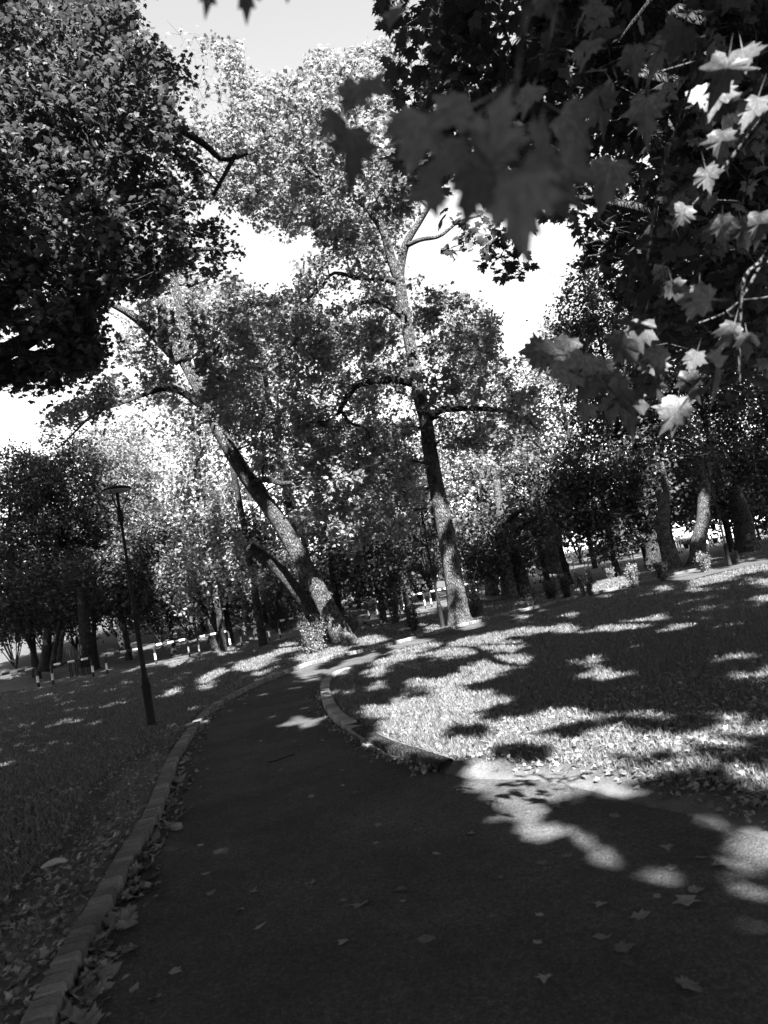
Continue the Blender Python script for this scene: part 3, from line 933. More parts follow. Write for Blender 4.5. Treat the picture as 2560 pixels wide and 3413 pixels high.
# the pile near the bottom of the kerb
for a, b in [(345, 3240), (330, 3215), (370, 3185), (300, 3330), (290, 3300), (275, 3345), (360, 3250), (250, 3380), (230, 3395), (400, 3060), (430, 2995), (475, 2960), (455, 2978), (385, 3075), (510, 2925), (470, 2905), (495, 2892), (300, 3400)]:
    KLV.append((G(a, b, .012), random.uniform(1.0, 1.5)))
KLV.sort(key=lambda q: float(np.hypot(q[0][0], q[0][1])))
for i, (q, s) in enumerate(KLV):
    o = bpy.data.objects.new('fallen_leaf', curl_meshes[(i * 5) % 9])
    o.location = (q[0], q[1], q[2]); o.scale = (s, s, s * random.uniform(.8, 1.9))
    o.rotation_euler = (random.uniform(-.6, .6), random.uniform(-.6, .6), random.uniform(0, 6.28))
    link(o)
    tag(o, 'curled leaf in the drift against the left kerb, %s up from the bottom' % ordw(i + 1), 'leaf', 'leaves drifted against the left kerb')

# stone, log and sticks
def pebble(name, c, sx, sy, sz, m, seed):
    import bmesh
    bm = bmesh.new()
    bmesh.ops.create_icosphere(bm, subdivisions=3, radius=1)
    r = np.random.default_rng(seed); ph = r.uniform(0, 6, 6)
    for v_ in bm.verts:
        k = 1 + .12 * math.sin(v_.co.x * 3 + ph[0]) + .1 * math.sin(v_.co.y * 4 + ph[1]) + .08 * math.sin(v_.co.z * 5 + ph[2])
        v_.co = Vector((v_.co.x * sx * k, v_.co.y * sy * k, v_.co.z * sz * k))
    me = bpy.data.meshes.new(name); bm.to_mesh(me); bm.free()
    for q in me.polygons: q.use_smooth = True
    return mobj(name, me, m, loc=c)
q = G(588, 2766)
tag(pebble('stone', (q[0], q[1], .022), .055, .04, .03, M['stone'], 3), 'pale rounded stone lying on the path beside the left kerb', 'stone')
mb = MB(); a = G(137, 2893, .1); b = G(228, 2868, .1)
mb.tube(smooth_path([a, (a + b) / 2 + [0, .02, .015], b], 9), np.array([.006, .016, .02, .022, .022, .02, .018, .012, .005]), 8, wob=.08)
tag(mb.build('branch_piece', M['stone'], None), 'pale stripped piece of branch lying on the left lawn', 'branch')
mb = MB(); 
mb.tube(smooth_path([G(893, 2541, .012), G(930, 2532, .02), G(960, 2520, .02), G(982, 2514, .012)], 10), .006, 5)
tag(mb.build('fallen_twig', M['bark_dark'], None), 'thin dark twig lying across the middle of the path', 'twig')

# ------------------------------------------------------------------ barriers
XS = [130, 313, 634, 770, 901, 1022, 1233, 1420, 1652, 1737, 1784, 1903, 2010, 2061, 2149, 2267, 2370, 2462, 2560]
YS = [2295, 2259, 2194, 2165, 2139, 2113, 2070, 2032, 1984, 1964, 1953, 1926, 1906, 1895, 1877, 1853, 1831, 1810, 1790]
pairs = [(-20, 130), (179, 313), (359, 480), (522, 634), (667, 770), (808, 901), (936, 1022), (1052, 1128), (1152, 1233), (1261, 1335), (1350, 1420), (1441, 1505), (1521, 1572), (1592, 1652), (1668, 1717), (1737, 1784), (1802, 1845), (1863, 1903),
         (1918, 1956), (1968, 2010), (2022, 2061), (2072, 2106), (2116, 2149), (2161, 2190), (2199, 2230), (2239, 2267), (2275, 2302), (2310, 2339), (2346, 2370), (2380, 2402), (2410, 2434), (2441, 2462), (2470, 2492), (2499, 2519), (2527, 2546), (2553, 2572)]
def barrier(L):
    r_ = .05; hgt_ = .80; c_ = .12
    root = empty('path_barrier')
    mb = MB()
    xs = np.linspace(c_, L - c_, 11)
    segs = [0, 0, 1, 1, 0, 0, 1, 1, 0, 0]
    xs = np.linspace(c_, L - c_, 6)
    segs = [0, 1, 0, 1, 0]
    mb.tube(np.stack([xs, xs * 0, np.full(6, hgt_)], 1), r_, 10, mi_seg=segs)
    mb.build('rail', [M['white'], M['black']], root)
    for e in (0, 1):
        mb = MB()
        pl, sg = [], []
        for z_, s_ in [(-.1, 1), (.19, 0), (.46, 1)]:
            pl.append([0, 0, z_]); sg.append(s_)
        pl.append([0, 0, hgt_ - c_]); sg.append(1)
        for a in (22, 45, 68, 90):
            a = math.radians(a)
            pl.append([c_ - c_ * math.cos(a), 0, hgt_ - c_ + c_ * math.sin(a)]); sg.append(1)
        pl = np.array(pl)
        if e: pl[:, 0] = L - pl[:, 0]
        mb.tube(pl, r_, 10, mi_seg=sg[:len(pl) - 1])
        mb.build('post', [M['white'], M['black']], root)
    return root
proto = barrier(1.65)
first = True
for i, (a, b) in enumerate(pairs):
    pa = G(a, np.interp(a, XS, YS) if a > 130 else 2295 + (130 - a) * .19); pb = G(b, np.interp(b, XS, YS))
    z_ = float(terrain(pa[0], pa[1])) + .05
    L = float(np.linalg.norm(pb - pa))
    if first:
        r_ = proto; first = False
    else:
        r_ = proto.copy(); link(r_)
        for ch in proto.children:
            c_ = ch.copy(); link(c_, r_)
    r_.location = (pa[0], pa[1], z_)
    r_.scale = (L / 1.65, 1, 1)
    r_.rotation_euler = (0, 0, math.atan2(pb[1] - pa[1], pb[0] - pa[0]))
    tag(r_, 'black and white striped tube barrier by the road, %s from the left' % ordw(i + 1), 'barrier', 'striped barriers along the road')

# ------------------------------------------------------------------ lamps
def lamp(px, py, height, rz, label, depth=None):
    q = G(px, py)
    root = empty('street_lamp', (q[0], q[1], float(terrain(q[0], q[1])) + .03), rz)
    tag(root, label, 'street lamp', 'dish topped park lamps')
    h = height
    mb = MB(); mb.lathe([(.085, -.1), (.085, .05), (.07, .08), (.07, .62), (.078, .64), (.078, .68), (.06, .72)], 16); mb.build('base', M['lamp'], root)
    mb = MB(); mb.lathe([(.058, .7), (.058, .78), (.043, .82), (.04, h * .46), (.05, h * .465), (.05, h * .48), (.03, h * .49), (.022, h - .56)], 16); mb.build('pole', M['lamp'], root)
    mb = MB(); mb.lathe([(.028, h - .60), (.04, h - .585), (.03, h - .565), (.05, h - .55), (.05, h - .44), (.046, h - .37), (.03, h - .36)], 16); mb.build('collar', M['lamp'], root)
    mb = MB(); mb.lathe([(.022, h - .38), (.025, h - .2), (.027, h - .02)], 12); mb.build('stem', M['lamp'], root)
    for k in range(3):
        a = k * 2 * math.pi / 3 + .1
        mb = MB(); mb.tube([[.04 * math.cos(a), .04 * math.sin(a), h - .38], [.215 * math.cos(a), .215 * math.sin(a), h - .03]], .008, 6)
        mb.build('strut', M['lamp'], root)
    mb = MB(); mb.lathe([(.235, h - .035), (.245, h - .03), (.245, h - .01), (.2, h + .015), (.12, h + .035), (.03, h + .045), (.005, h + .046)], 32)
    d_ = mb.build('dish', M['lamp'], root)
    mb = MB(); mb.lathe([(.03, h - .07), (.12, h - .062), (.2, h - .047), (.222, h - .036)], 28); mb.build('diffuser', M['diffuser'], root)
    return root
lamp(508, 2432, 3.95, .3, 'tall black lamp with a dish head on the left lawn')
lamp(1478, 2094, 3.65, .5, 'slim black lamp with a dish head left of the straight trunk')
lamp(2434, 1888, 4.1, .9, 'black lamp beside the far path between the right trees')
lamp(2456, 1818, 3.9, .2, 'thin dark lamp behind the barriers near the parked van')
lamp(2534, 1806, 3.9, .2, 'thin dark lamp farthest right by the barriers')

# ------------------------------------------------------------------ trees
def trunk_mesh(pts, rad, n_, k=22, wob=.05, seed=1):
    pts = smooth_path(pts, n_)
    r_ = np.interp(np.linspace(0, 1, n_), np.linspace(0, 1, len(rad)), rad)
    mb = MB(); mb.tube(pts, r_, k, wob=wob, seed=seed)
    return mb, pts, r_
def px_limb(lst, s=S):
    """[(x, y, depth, radius)] -> points, radii"""
    return [P(a * s, b * s, d) for a, b, d, r in lst], [r for a, b, d, r in lst]
def crown(root, nodes, rads, cent, rad, n_leaf, size, tpl, m, flat=.5, keep=None, jit=14, region=None, solo=0, solo_mesh=None, droop=.35, spread=.7, up=1.0, wood=None, net_r=.035, clump=True, twigs=True, tonebias=0):
    if len(cent) == 0: return
    pos, ta, tb = sprays(cent, rad, n_leaf, flat)
    k_ = sky_keep(pos, jit, region)
    if keep is not None: k_ &= keep(pos)
    pos = pos[k_]
    if nodes is not None and len(nodes):
        network('branchlets', nodes, rads, cent, wood or M['bark_dark'], root, net_r)
    if twigs:
        k2 = sky_keep(tb, 6, region)
        if keep is not None: k2 &= keep(tb)
        V, Fc = strips(ta[k2], tb[k2], np.full(k2.sum(), .006), np.full(k2.sum(), .002))
        if len(V):
            o = mobj('twigs', mesh_np('twigs', V, Fc), wood or M['bark_dark'], root); o['kind'] = 'stuff'
    if solo and len(pos) > solo:
        x, y, z_ = proj(pos)
        vis = (z_ > 0) & (x > 0) & (x < W) & (y > 0) & (y < H)
        score = np.where(vis, z_, 1e6)
        order = np.argsort(score)
        sel = order[:solo]; rest = order[solo:]
        fx, ft, fn = frames(len(sel), up, spread, droop)
        for j, i in enumerate(sel):
            o = bpy.data.objects.new('leaf', solo_mesh)
            s_ = size * random.uniform(.8, 1.2)
            Mx = Matrix(((fx[j][0], ft[j][0], fn[j][0]), (fx[j][1], ft[j][1], fn[j][1]), (fx[j][2], ft[j][2], fn[j][2])))
            o.matrix_world = Matrix.Translation(Vector(pos[i])) @ Mx.to_4x4() @ Matrix.Scale(s_, 4)
            link(o); o.parent = root
            o.matrix_parent_inverse = root.matrix_world.inverted() if False else Matrix.Translation(-root.location)
        pos = pos[rest]
    tone = np.clip(rng.uniform(0, 1, len(pos)) * .8 + .1 + tonebias, 0, 1)
    o = mobj('foliage', leaf_mesh('foliage', pos, size, tpl, up, spread, droop, tone), m, root)
    o['kind'] = 'stuff'
    return len(pos)
def rel(root, mb_pts):  # tree parts are modelled in world coordinates under an empty at the base
    return mb_pts
def parent_keep(o, root):
    o.parent = root
    o.matrix_parent_inverse = Matrix.Translation(-root.location)
_link = link
def link(o, parent=None):
    COL.objects.link(o)
    if parent is not None:
        o.parent = parent
        if parent.get('world_parts'):
            o.matrix_parent_inverse = Matrix.Translation(-parent.location)
    return o
def tree_root(name, base, label, cat='tree', group=None):
    r_ = empty(name, tuple(float(v_) for v_ in base))
    r_['world_parts'] = 1
    tag(r_, label, cat, group)
    return r_
def poly_clusters(poly, n_, d0_, d1_, s=S, excl=None):
    poly = np.array(poly, float) * s
    mn, mx_ = poly.min(0), poly.max(0)
    out_ = []
    got = 0
    while got < n_:
        q = rng.uniform(mn, mx_, (n_ * 2, 2))
        q = q[inpoly(q[:, 0], q[:, 1], poly)]
        out_.append(q); got += len(q)
    q = np.concatenate(out_)[:n_]
    return PV(q[:, 0], q[:, 1], rng.uniform(d0_, d1_, n_))

def single_leaf(name, tpl='maple', m=None):
    tv, tf = TPL[tpl]
    V = tv.copy(); b = len(V)
    V = np.vstack([V, [[-.012, .02, 0], [.012, .02, 0], [.01, -.55, .12]]])
    me = mesh_np(name, V, np.vstack([tf, [[b, b + 1, b + 2]]]))
    me.materials.append(m or M['leaf_one'])
    return me
SL = single_leaf('leaf')

# --- leaning tree (forked, two trunks from one foot)
base = G(1150, 2150); base[2] = 0
T2 = tree_root('leaning_tree', base, 'big leaning tree with sun patches on its trunk and a dark second stem')
d = float(base[1])
nodes, nr = [], []
def add_limb(root, name, lst, n_=14, k=10, wob=.06, m=None, seed=1, s=S):
    pts_, rd = px_limb(lst, s)
    mb, pp, rr = trunk_mesh(pts_, rd, n_, k, wob, seed)
    mb.build(name, m or M['bark'], root)
    return list(pp), list(rr)
def acc(t):
    nodes.extend(t[0]); nr.extend(t[1])
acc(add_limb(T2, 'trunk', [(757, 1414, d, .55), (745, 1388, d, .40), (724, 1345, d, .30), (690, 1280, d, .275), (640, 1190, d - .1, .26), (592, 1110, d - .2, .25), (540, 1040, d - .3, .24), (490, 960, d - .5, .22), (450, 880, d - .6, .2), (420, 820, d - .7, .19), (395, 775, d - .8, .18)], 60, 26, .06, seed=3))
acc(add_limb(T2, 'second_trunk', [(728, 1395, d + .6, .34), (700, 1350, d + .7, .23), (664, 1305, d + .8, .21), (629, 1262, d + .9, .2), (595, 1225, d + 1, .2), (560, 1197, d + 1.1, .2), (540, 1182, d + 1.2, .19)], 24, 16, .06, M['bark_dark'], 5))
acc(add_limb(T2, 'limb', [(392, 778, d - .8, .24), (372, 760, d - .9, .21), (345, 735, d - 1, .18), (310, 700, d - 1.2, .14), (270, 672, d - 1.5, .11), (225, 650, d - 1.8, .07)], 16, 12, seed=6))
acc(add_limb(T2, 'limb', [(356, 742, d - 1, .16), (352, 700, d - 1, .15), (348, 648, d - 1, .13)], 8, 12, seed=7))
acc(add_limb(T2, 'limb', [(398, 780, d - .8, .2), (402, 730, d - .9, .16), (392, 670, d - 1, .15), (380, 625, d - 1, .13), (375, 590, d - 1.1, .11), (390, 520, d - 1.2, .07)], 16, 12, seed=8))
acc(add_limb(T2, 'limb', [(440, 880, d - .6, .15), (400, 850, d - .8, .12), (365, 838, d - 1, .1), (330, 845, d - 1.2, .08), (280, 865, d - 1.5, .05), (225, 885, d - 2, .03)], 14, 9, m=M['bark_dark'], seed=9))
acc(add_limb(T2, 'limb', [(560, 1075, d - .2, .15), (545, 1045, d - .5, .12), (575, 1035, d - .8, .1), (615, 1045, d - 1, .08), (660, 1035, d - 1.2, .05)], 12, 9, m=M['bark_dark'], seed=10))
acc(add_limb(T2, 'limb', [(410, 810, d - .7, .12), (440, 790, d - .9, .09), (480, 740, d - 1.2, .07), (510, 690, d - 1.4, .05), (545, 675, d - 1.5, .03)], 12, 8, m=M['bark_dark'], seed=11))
acc(add_limb(T2, 'limb', [(225, 885, d - 2, .03), (190, 905, d - 2.2, .045), (160, 935, d - 2.4, .03), (130, 965, d - 2.5, .015)], 8, 6, m=M['bark_dark'], seed=12))
# flare at the foot
c1 = poly_clusters([(150, 840), (230, 790), (280, 640), (330, 600), (470, 585), (560, 640), (700, 650), (705, 780), (640, 880), (560, 930), (430, 900), (300, 860), (200, 900), (110, 930), (90, 900)], 330, d - 5, d + 4)
c2 = poly_clusters([(430, 880), (700, 880), (720, 1000), (600, 1060), (480, 960)], 80, d - 3, d + 2)
c3 = poly_clusters([(400, 980), (430, 1000), (540, 1180), (560, 1260), (480, 1320), (400, 1150)], 0 + 20, d + 2, d + 5)
crown(T2, nodes, nr, np.vstack([c1, c2, c3]), .6, 85, .14, 'star', M['leaf_bright'], .45, solo=300, solo_mesh=SL, net_r=.03, keep=lambda p: sun_blocked_keep(p, LITPTS[:17]))

# --- straight centre tree
base = G(1530, 2085)
T3 = tree_root('oak_tree', base, 'tall straight grey trunk tree with forked top right of the leaning tree')
d = float(base[1]); nodes, nr = [], []
acc(add_limb(T3, 'trunk', [(996, 1352, d, .52), (991, 1335, d, .35), (985, 1290, d, .29), (975, 1220, d, .265), (960, 1130, d, .255), (945, 1060, d, .235), (930, 980, d, .225), (920, 910, d, .21), (905, 850, d - .1, .2), (893, 780, d - .2, .19), (880, 710, d - .3, .18), (868, 640, d - .4, .17), (862, 600, d - .4, .17)], 70, 26, .06, seed=13))
acc(add_limb(T3, 'limb', [(862, 605, d - .4, .17), (845, 560, d - .5, .15), (830, 505, d - .7, .13), (800, 460, d - .9, .1), (750, 415, d - 1.2, .08), (690, 385, d - 1.5, .06), (640, 340, d - 1.8, .04)], 22, 12, seed=14))
acc(add_limb(T3, 'limb', [(862, 605, d - .4, .16), (868, 560, d - .5, .13), (880, 520, d - .7, .12), (905, 480, d - .8, .09), (930, 440, d - 1, .07)], 14, 12, seed=15))
acc(add_limb(T3, 'limb', [(880, 530, d - .7, .08), (910, 517, d - 1, .07), (950, 510, d - 1.2, .055), (990, 480, d - 1.4, .04), (1040, 465, d - 1.6, .03)], 14, 8, seed=16))
acc(add_limb(T3, 'limb', [(838, 540, d - .6, .07), (822, 470, d - .8, .06), (812, 440, d - .9, .05)], 8, 8, seed=17))
acc(add_limb(T3, 'limb', [(872, 685, d - .3, .12), (845, 665, d - .6, .1), (815, 650, d - .9, .08), (775, 655, d - 1.2, .05)], 10, 9, seed=18))
acc(add_limb(T3, 'limb', [(858, 612, d - .4, .11), (830, 602, d - .7, .1), (770, 600, d - 1, .07), (720, 590, d - 1.3, .05), (690, 625, d - 1.5, .04), (650, 655, d - 1.7, .025)], 18, 9, m=M['bark_dark'], seed=19))
acc(add_limb(T3, 'limb', [(905, 830, d, .16), (860, 820, d - .4, .14), (810, 822, d - .8, .12), (770, 832, d - 1, .11), (745, 865, d - 1.2, .09), (730, 895, d - 1.3, .06)], 18, 11, m=M['bark_dark'], seed=20))
acc(add_limb(T3, 'limb', [(735, 885, d - 1.3, .05), (760, 915, d - 1.5, .04), (790, 925, d - 1.6, .03), (800, 950, d - 1.7, .02)], 10, 7, m=M['bark_dark'], seed=21))
acc(add_limb(T3, 'limb', [(928, 905, d, .13), (955, 885, d - .4, .11), (1010, 882, d - .9, .09), (1070, 885, d - 1.4, .07), (1120, 895, d - 1.8, .045), (1160, 925, d - 2, .03)], 18, 9, m=M['bark_dark'], seed=22))
acc(add_limb(T3, 'limb', [(922, 885, d, .07), (935, 855, d - .2, .06), (930, 840, d - .3, .04)], 6, 8, m=M['bark_dark'], seed=23))
acc(add_limb(T3, 'limb', [(700, 690, d - 1.3, .03), (660, 700, d - 1.5, .05), (640, 735, d - 1.5, .04), (610, 770, d - 1.6, .03)], 8, 6, seed=24))
cA = poly_clusters([(540, 200), (650, 170), (850, 130), (880, 300), (890, 470), (850, 560), (760, 560), (690, 500), (600, 440), (520, 430), (470, 400), (520, 330)], 290, d - 6, d + 3)
cB = poly_clusters([(620, 560), (700, 520), (860, 580), (900, 640), (1000, 620), (1080, 660), (1085, 760), (1150, 830), (1160, 900), (1080, 960), (960, 960), (880, 880), (760, 900), (700, 860), (640, 740), (600, 640)], 240, d - 4, d + 4)
cC = poly_clusters([(580, 960), (700, 900), (880, 920), (900, 1060), (870, 1150), (760, 1180), (660, 1130), (600, 1060)], 170, d - 3, d + 3)
cD = poly_clusters([(370, 60), (440, 70), (520, 92), (545, 165), (640, 165), (700, 105), (840, 92), (860, 160), (780, 280), (560, 300), (520, 420), (440, 420), (410, 250)], 330, d - 3, d + 4)
cE = poly_clusters([(500, 370), (600, 350), (680, 420), (640, 500), (560, 490), (500, 450)], 60, d - 2, d + 3)
crown(T3, nodes, nr, np.vstack([cA, cB, cC, cD, cE]), .55, 80, .135, 'star', M['leaf_oak'], .5, solo=300, solo_mesh=SL, net_r=.035, keep=lambda p: sun_blocked_keep(p, LITPTS[:17]))

# --- arching tree behind the left crown (dark limb from upper left)
base = G(285 + 330, 2150)
# --- left maple: foot outside the frame on the left
base = np.array([-8.6, 11.5, 0])
T1 = tree_root('maple_tree', base, 'dense maple leaning in from the left edge with hanging leafy boughs')
nodes, nr = [], []
def world_limb(root, name, pts_, rd, n_=16, k=14, m=None, seed=1, wob=.06):
    mb, pp, rr = trunk_mesh([np.array(q, float) for q in pts_], rd, n_, k, wob, seed)
    mb.build(name, m or M['bark_dark'], root)
    return list(pp), list(rr)
j1 = P(240 * 1, 330, 13.0); j0 = P(205, -60, 13.0)
acc(world_limb(T1, 'trunk', [(-8.6, 11.5, -.2), (-8.5, 11.6, 2), (-8.2, 11.8, 4.5), (-7.8, 12.0, 6.5)], [.42, .33, .3, .26], 24, 18))
acc(world_limb(T1, 'limb', [(-7.8, 12, 6.5), tuple(P(100, 900, 12.5)), tuple(P(260, 520, 12.9)), tuple(j1), tuple(P(215, 100, 13)), tuple(j0), tuple(P(190, -400, 13.2))], [.24, .2, .17, .15, .13, .12, .07], 28, 12))
acc(world_limb(T1, 'limb', [(-7.9, 12, 6.2), tuple(P(60, 1150, 12.2)), tuple(P(330, 980, 12.6)), tuple(P(560, 850, 13.2)), tuple(P(720, 830, 13.6))], [.18, .15, .11, .07, .03], 20, 10))
acc(world_limb(T1, 'limb', [(-8.2, 11.8, 5), tuple(P(-60, 1200, 11.8)), tuple(P(160, 1180, 12)), tuple(P(300, 1090, 12.2))], [.12, .09, .06, .025], 14, 8))
acc(world_limb(T1, 'limb', [tuple(P(220, 330, 13)), tuple(P(320, 280, 13.2)), tuple(P(400, 230, 13.4)), tuple(P(480, 215, 13.5))], [.09, .07, .05, .02], 14, 8))
acc(world_limb(T1, 'limb', [tuple(P(235, 330, 13)), tuple(P(420, 360, 13.5)), tuple(P(572, 419, 14)), tuple(P(680, 480, 14.2)), tuple(P(746, 532, 14.4)), tuple(P(850, 505, 14.8))], [.12, .1, .085, .07, .05, .02], 18, 9))
acc(world_limb(T1, 'limb', [tuple(P(785, 515, 14.5)), tuple(P(750, 580, 14.5)), tuple(P(712, 650, 14.5))], [.05, .045, .04], 8, 8))
cA = poly_clusters([(-60, -40), (262, -30), (290, 60), (330, 110), (400, 150), (395, 260), (430, 340), (455, 440), (512, 550), (470, 585), (380, 600), (290, 640), (240, 660), (200, 720), (160, 745), (100, 740), (60, 712), (-60, 700)], 500, 11, 16.5)
cB = poly_clusters([(-60, 770), (60, 768), (170, 758), (185, 800), (130, 838), (60, 835), (-60, 815)], 30, 12, 13.5)
cC = poly_clusters([(130, 740), (190, 700), (215, 740), (205, 800), (185, 850), (150, 800)], 16, 12, 13)
MAPLE_L = mask_poly([[(-60, -200), (275, -200), (300, 30), (330, 70), (410, 130), (415, 250), (440, 330), (470, 430), (520, 548), (480, 590), (380, 605), (300, 650), (240, 670), (215, 740), (205, 800), (190, 850), (130, 846), (60, 845), (-60, 830), (-60, 762), (60, 762), (150, 750), (60, 716), (-60, 705)]], s=S)
cc = np.vstack([cA, cB, cC])
_S = SKY.copy(); SKY &= ~MAPLE_L
crown(T1, nodes, nr, cc, .55, 92, .12, 'maple', M['leaf'], .4, solo=300, solo_mesh=SL, region=MAPLE_L, jit=26, net_r=.03, spread=.55, keep=lambda p: sun_blocked_keep(p, []))
SKY[:] = _S

# --- background trees
def bg_tree(cx, cy_, rx, ry, depth, kind, m, label, tpl='quad', leaf=.21, ncl=120, nl=60, trunk_r=.13, flat=.6, crad=1.0, lean=0, tx=None, up=1.0, droop=.35, name='tree', solo=0, bark_=None, group='background trees beyond the road'):
    c = P(cx * S, cy_ * S, depth)
    bx, by = (c[0] + lean), depth
    if tx is not None: bx = P(tx * S, cy_ * S, depth)[0]
    bz = float(terrain(bx, by))
    root = tree_root(name, (bx, by, bz), label, 'tree', group)
    sx = rx * S / F * depth; sz = ry * S / F * depth
    pts_ = [(bx, by, bz - .2), (bx + (c[0] - bx) * .2 + rng.normal(0, .1), by, bz + (c[2] - bz) * .35), (bx + (c[0] - bx) * .7 + rng.normal(0, .2), by, bz + (c[2] - bz) * .8), (c[0], by, c[2] + sz * .5)]
    nd, rd_ = world_limb(root, 'trunk', pts_, [trunk_r * 1.45, trunk_r, trunk_r * .8, trunk_r * .3], 22, 12, bark_ or M['bark_dark'], seed=int(cx))
    nd = [q for q in nd if q[2] > bz + 2] or nd
    rd_ = [trunk_r * .6] * len(nd)
    # limbs
    for k in range(5):
        a = rng.uniform(0, 6.28); i = rng.integers(0, max(len(nd) - 3, 1)); s0 = np.array(nd[i])
        e = s0 + np.array([math.cos(a) * sx * .7, math.sin(a) * sx * .5, rng.uniform(.2, .6) * sz])
        pp, rr = world_limb(root, 'limb', [s0, s0 + (e - s0) * .5 + [0, 0, .2], e], [trunk_r * .5, trunk_r * .35, trunk_r * .12], 8, 7, bark_ or M['bark_dark'], seed=k)
        nd += pp; rd_ += rr
    g_ = rng.normal(0, 1, (ncl, 3)); g_ /= np.linalg.norm(g_, axis=1)[:, None]
    g_ *= rng.uniform(.15, 1, (ncl, 1)) ** .45
    cent = c + g_ * np.array([sx, min(sx, 4.5), sz])
    cent = cent[cent[:, 2] > bz + .5]
    crown(root, nd, rd_, cent, crad, nl, leaf, tpl, m, flat, jit=14, net_r=.03, twigs=False, up=up, droop=droop)
    return root
D, B_, K_ = 'leaf_dark', 'leaf_bright', 'leaf_oak'  # shade and sunlight of the far crowns are put into leaf tone
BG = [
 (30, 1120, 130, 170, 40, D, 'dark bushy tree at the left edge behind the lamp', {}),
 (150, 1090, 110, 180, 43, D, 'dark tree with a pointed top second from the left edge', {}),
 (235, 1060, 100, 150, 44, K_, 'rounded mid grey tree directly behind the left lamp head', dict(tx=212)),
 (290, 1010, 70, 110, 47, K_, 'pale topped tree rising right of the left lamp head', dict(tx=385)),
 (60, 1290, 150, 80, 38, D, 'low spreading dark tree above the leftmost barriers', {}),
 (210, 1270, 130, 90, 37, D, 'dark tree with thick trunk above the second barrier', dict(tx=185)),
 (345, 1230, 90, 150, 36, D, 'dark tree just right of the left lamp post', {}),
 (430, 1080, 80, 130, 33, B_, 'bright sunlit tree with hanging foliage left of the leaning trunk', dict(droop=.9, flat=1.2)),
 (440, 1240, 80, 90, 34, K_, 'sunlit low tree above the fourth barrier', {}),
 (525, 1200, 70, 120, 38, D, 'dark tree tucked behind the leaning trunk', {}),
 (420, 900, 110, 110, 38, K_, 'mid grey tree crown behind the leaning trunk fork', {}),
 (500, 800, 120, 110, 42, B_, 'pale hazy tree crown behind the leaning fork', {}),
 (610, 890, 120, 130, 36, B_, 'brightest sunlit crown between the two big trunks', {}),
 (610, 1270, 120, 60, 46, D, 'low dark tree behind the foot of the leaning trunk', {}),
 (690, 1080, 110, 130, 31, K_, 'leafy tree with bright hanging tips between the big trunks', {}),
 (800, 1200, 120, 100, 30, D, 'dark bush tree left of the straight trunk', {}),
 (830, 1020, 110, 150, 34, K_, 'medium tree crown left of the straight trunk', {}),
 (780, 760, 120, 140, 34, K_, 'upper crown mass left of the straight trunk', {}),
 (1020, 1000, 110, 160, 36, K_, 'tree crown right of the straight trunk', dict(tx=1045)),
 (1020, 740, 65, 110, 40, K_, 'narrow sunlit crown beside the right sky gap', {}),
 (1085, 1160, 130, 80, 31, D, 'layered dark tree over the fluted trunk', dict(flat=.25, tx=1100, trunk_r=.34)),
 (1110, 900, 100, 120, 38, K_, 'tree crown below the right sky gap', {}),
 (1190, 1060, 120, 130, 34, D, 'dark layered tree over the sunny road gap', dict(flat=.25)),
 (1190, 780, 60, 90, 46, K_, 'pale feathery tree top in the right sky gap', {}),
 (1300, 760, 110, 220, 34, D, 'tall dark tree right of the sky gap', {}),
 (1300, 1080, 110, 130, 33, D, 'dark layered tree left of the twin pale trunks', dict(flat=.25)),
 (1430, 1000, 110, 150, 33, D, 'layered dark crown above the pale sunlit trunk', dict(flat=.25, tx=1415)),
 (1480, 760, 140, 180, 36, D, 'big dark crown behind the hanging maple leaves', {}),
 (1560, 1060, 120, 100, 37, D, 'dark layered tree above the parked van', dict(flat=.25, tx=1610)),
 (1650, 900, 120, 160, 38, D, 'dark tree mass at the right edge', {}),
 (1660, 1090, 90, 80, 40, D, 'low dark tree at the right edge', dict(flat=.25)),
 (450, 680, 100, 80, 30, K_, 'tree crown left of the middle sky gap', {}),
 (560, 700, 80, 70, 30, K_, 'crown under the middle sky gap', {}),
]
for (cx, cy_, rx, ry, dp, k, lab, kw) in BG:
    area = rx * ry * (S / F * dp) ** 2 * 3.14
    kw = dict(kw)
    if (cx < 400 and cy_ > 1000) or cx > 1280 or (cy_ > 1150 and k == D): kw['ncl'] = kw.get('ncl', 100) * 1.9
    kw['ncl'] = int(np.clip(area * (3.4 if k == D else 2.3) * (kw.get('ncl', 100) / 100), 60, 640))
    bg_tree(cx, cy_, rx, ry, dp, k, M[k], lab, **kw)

# explicit background trunks
def bare_trunk(name, lst, label, m, n_=24, k=14, group=None, seed=1, s=1.0, extra=()):
    b_ = P(lst[0][0] * s, lst[0][1] * s, lst[0][2])
    root = tree_root(name, b_, label, 'tree', group)
    add_limb(root, 'trunk', lst, n_, k, .07, m, seed, s)
    for e in extra: add_limb(root, 'limb', e, 10, 10, .06, m, seed + 3, s)
    return root
def gd(px, py): return float(G(px, py)[1])
dd_ = gd(1707, 2000)
r_ = bare_trunk('tree', [(1708, 2012, dd_, .55), (1700, 1985, dd_, .36), (1692, 1930, dd_, .3), (1682, 1860, dd_, .27), (1670, 1750, dd_, .2), (1655, 1600, dd_, .14)], 'dark fluted trunk with a lit foot right of the straight tree', M['bark'])
dd_ = gd(1660, 1990)
bare_trunk('sapling', [(1662, 1991, dd_, .09), (1655, 1950, dd_, .07), (1646, 1885, dd_, .06), (1635, 1800, dd_, .045), (1622, 1690, dd_, .03)], 'thin pale trunk between barriers right of the straight tree', M['bark'])
d3 = gd(2250, 1902)
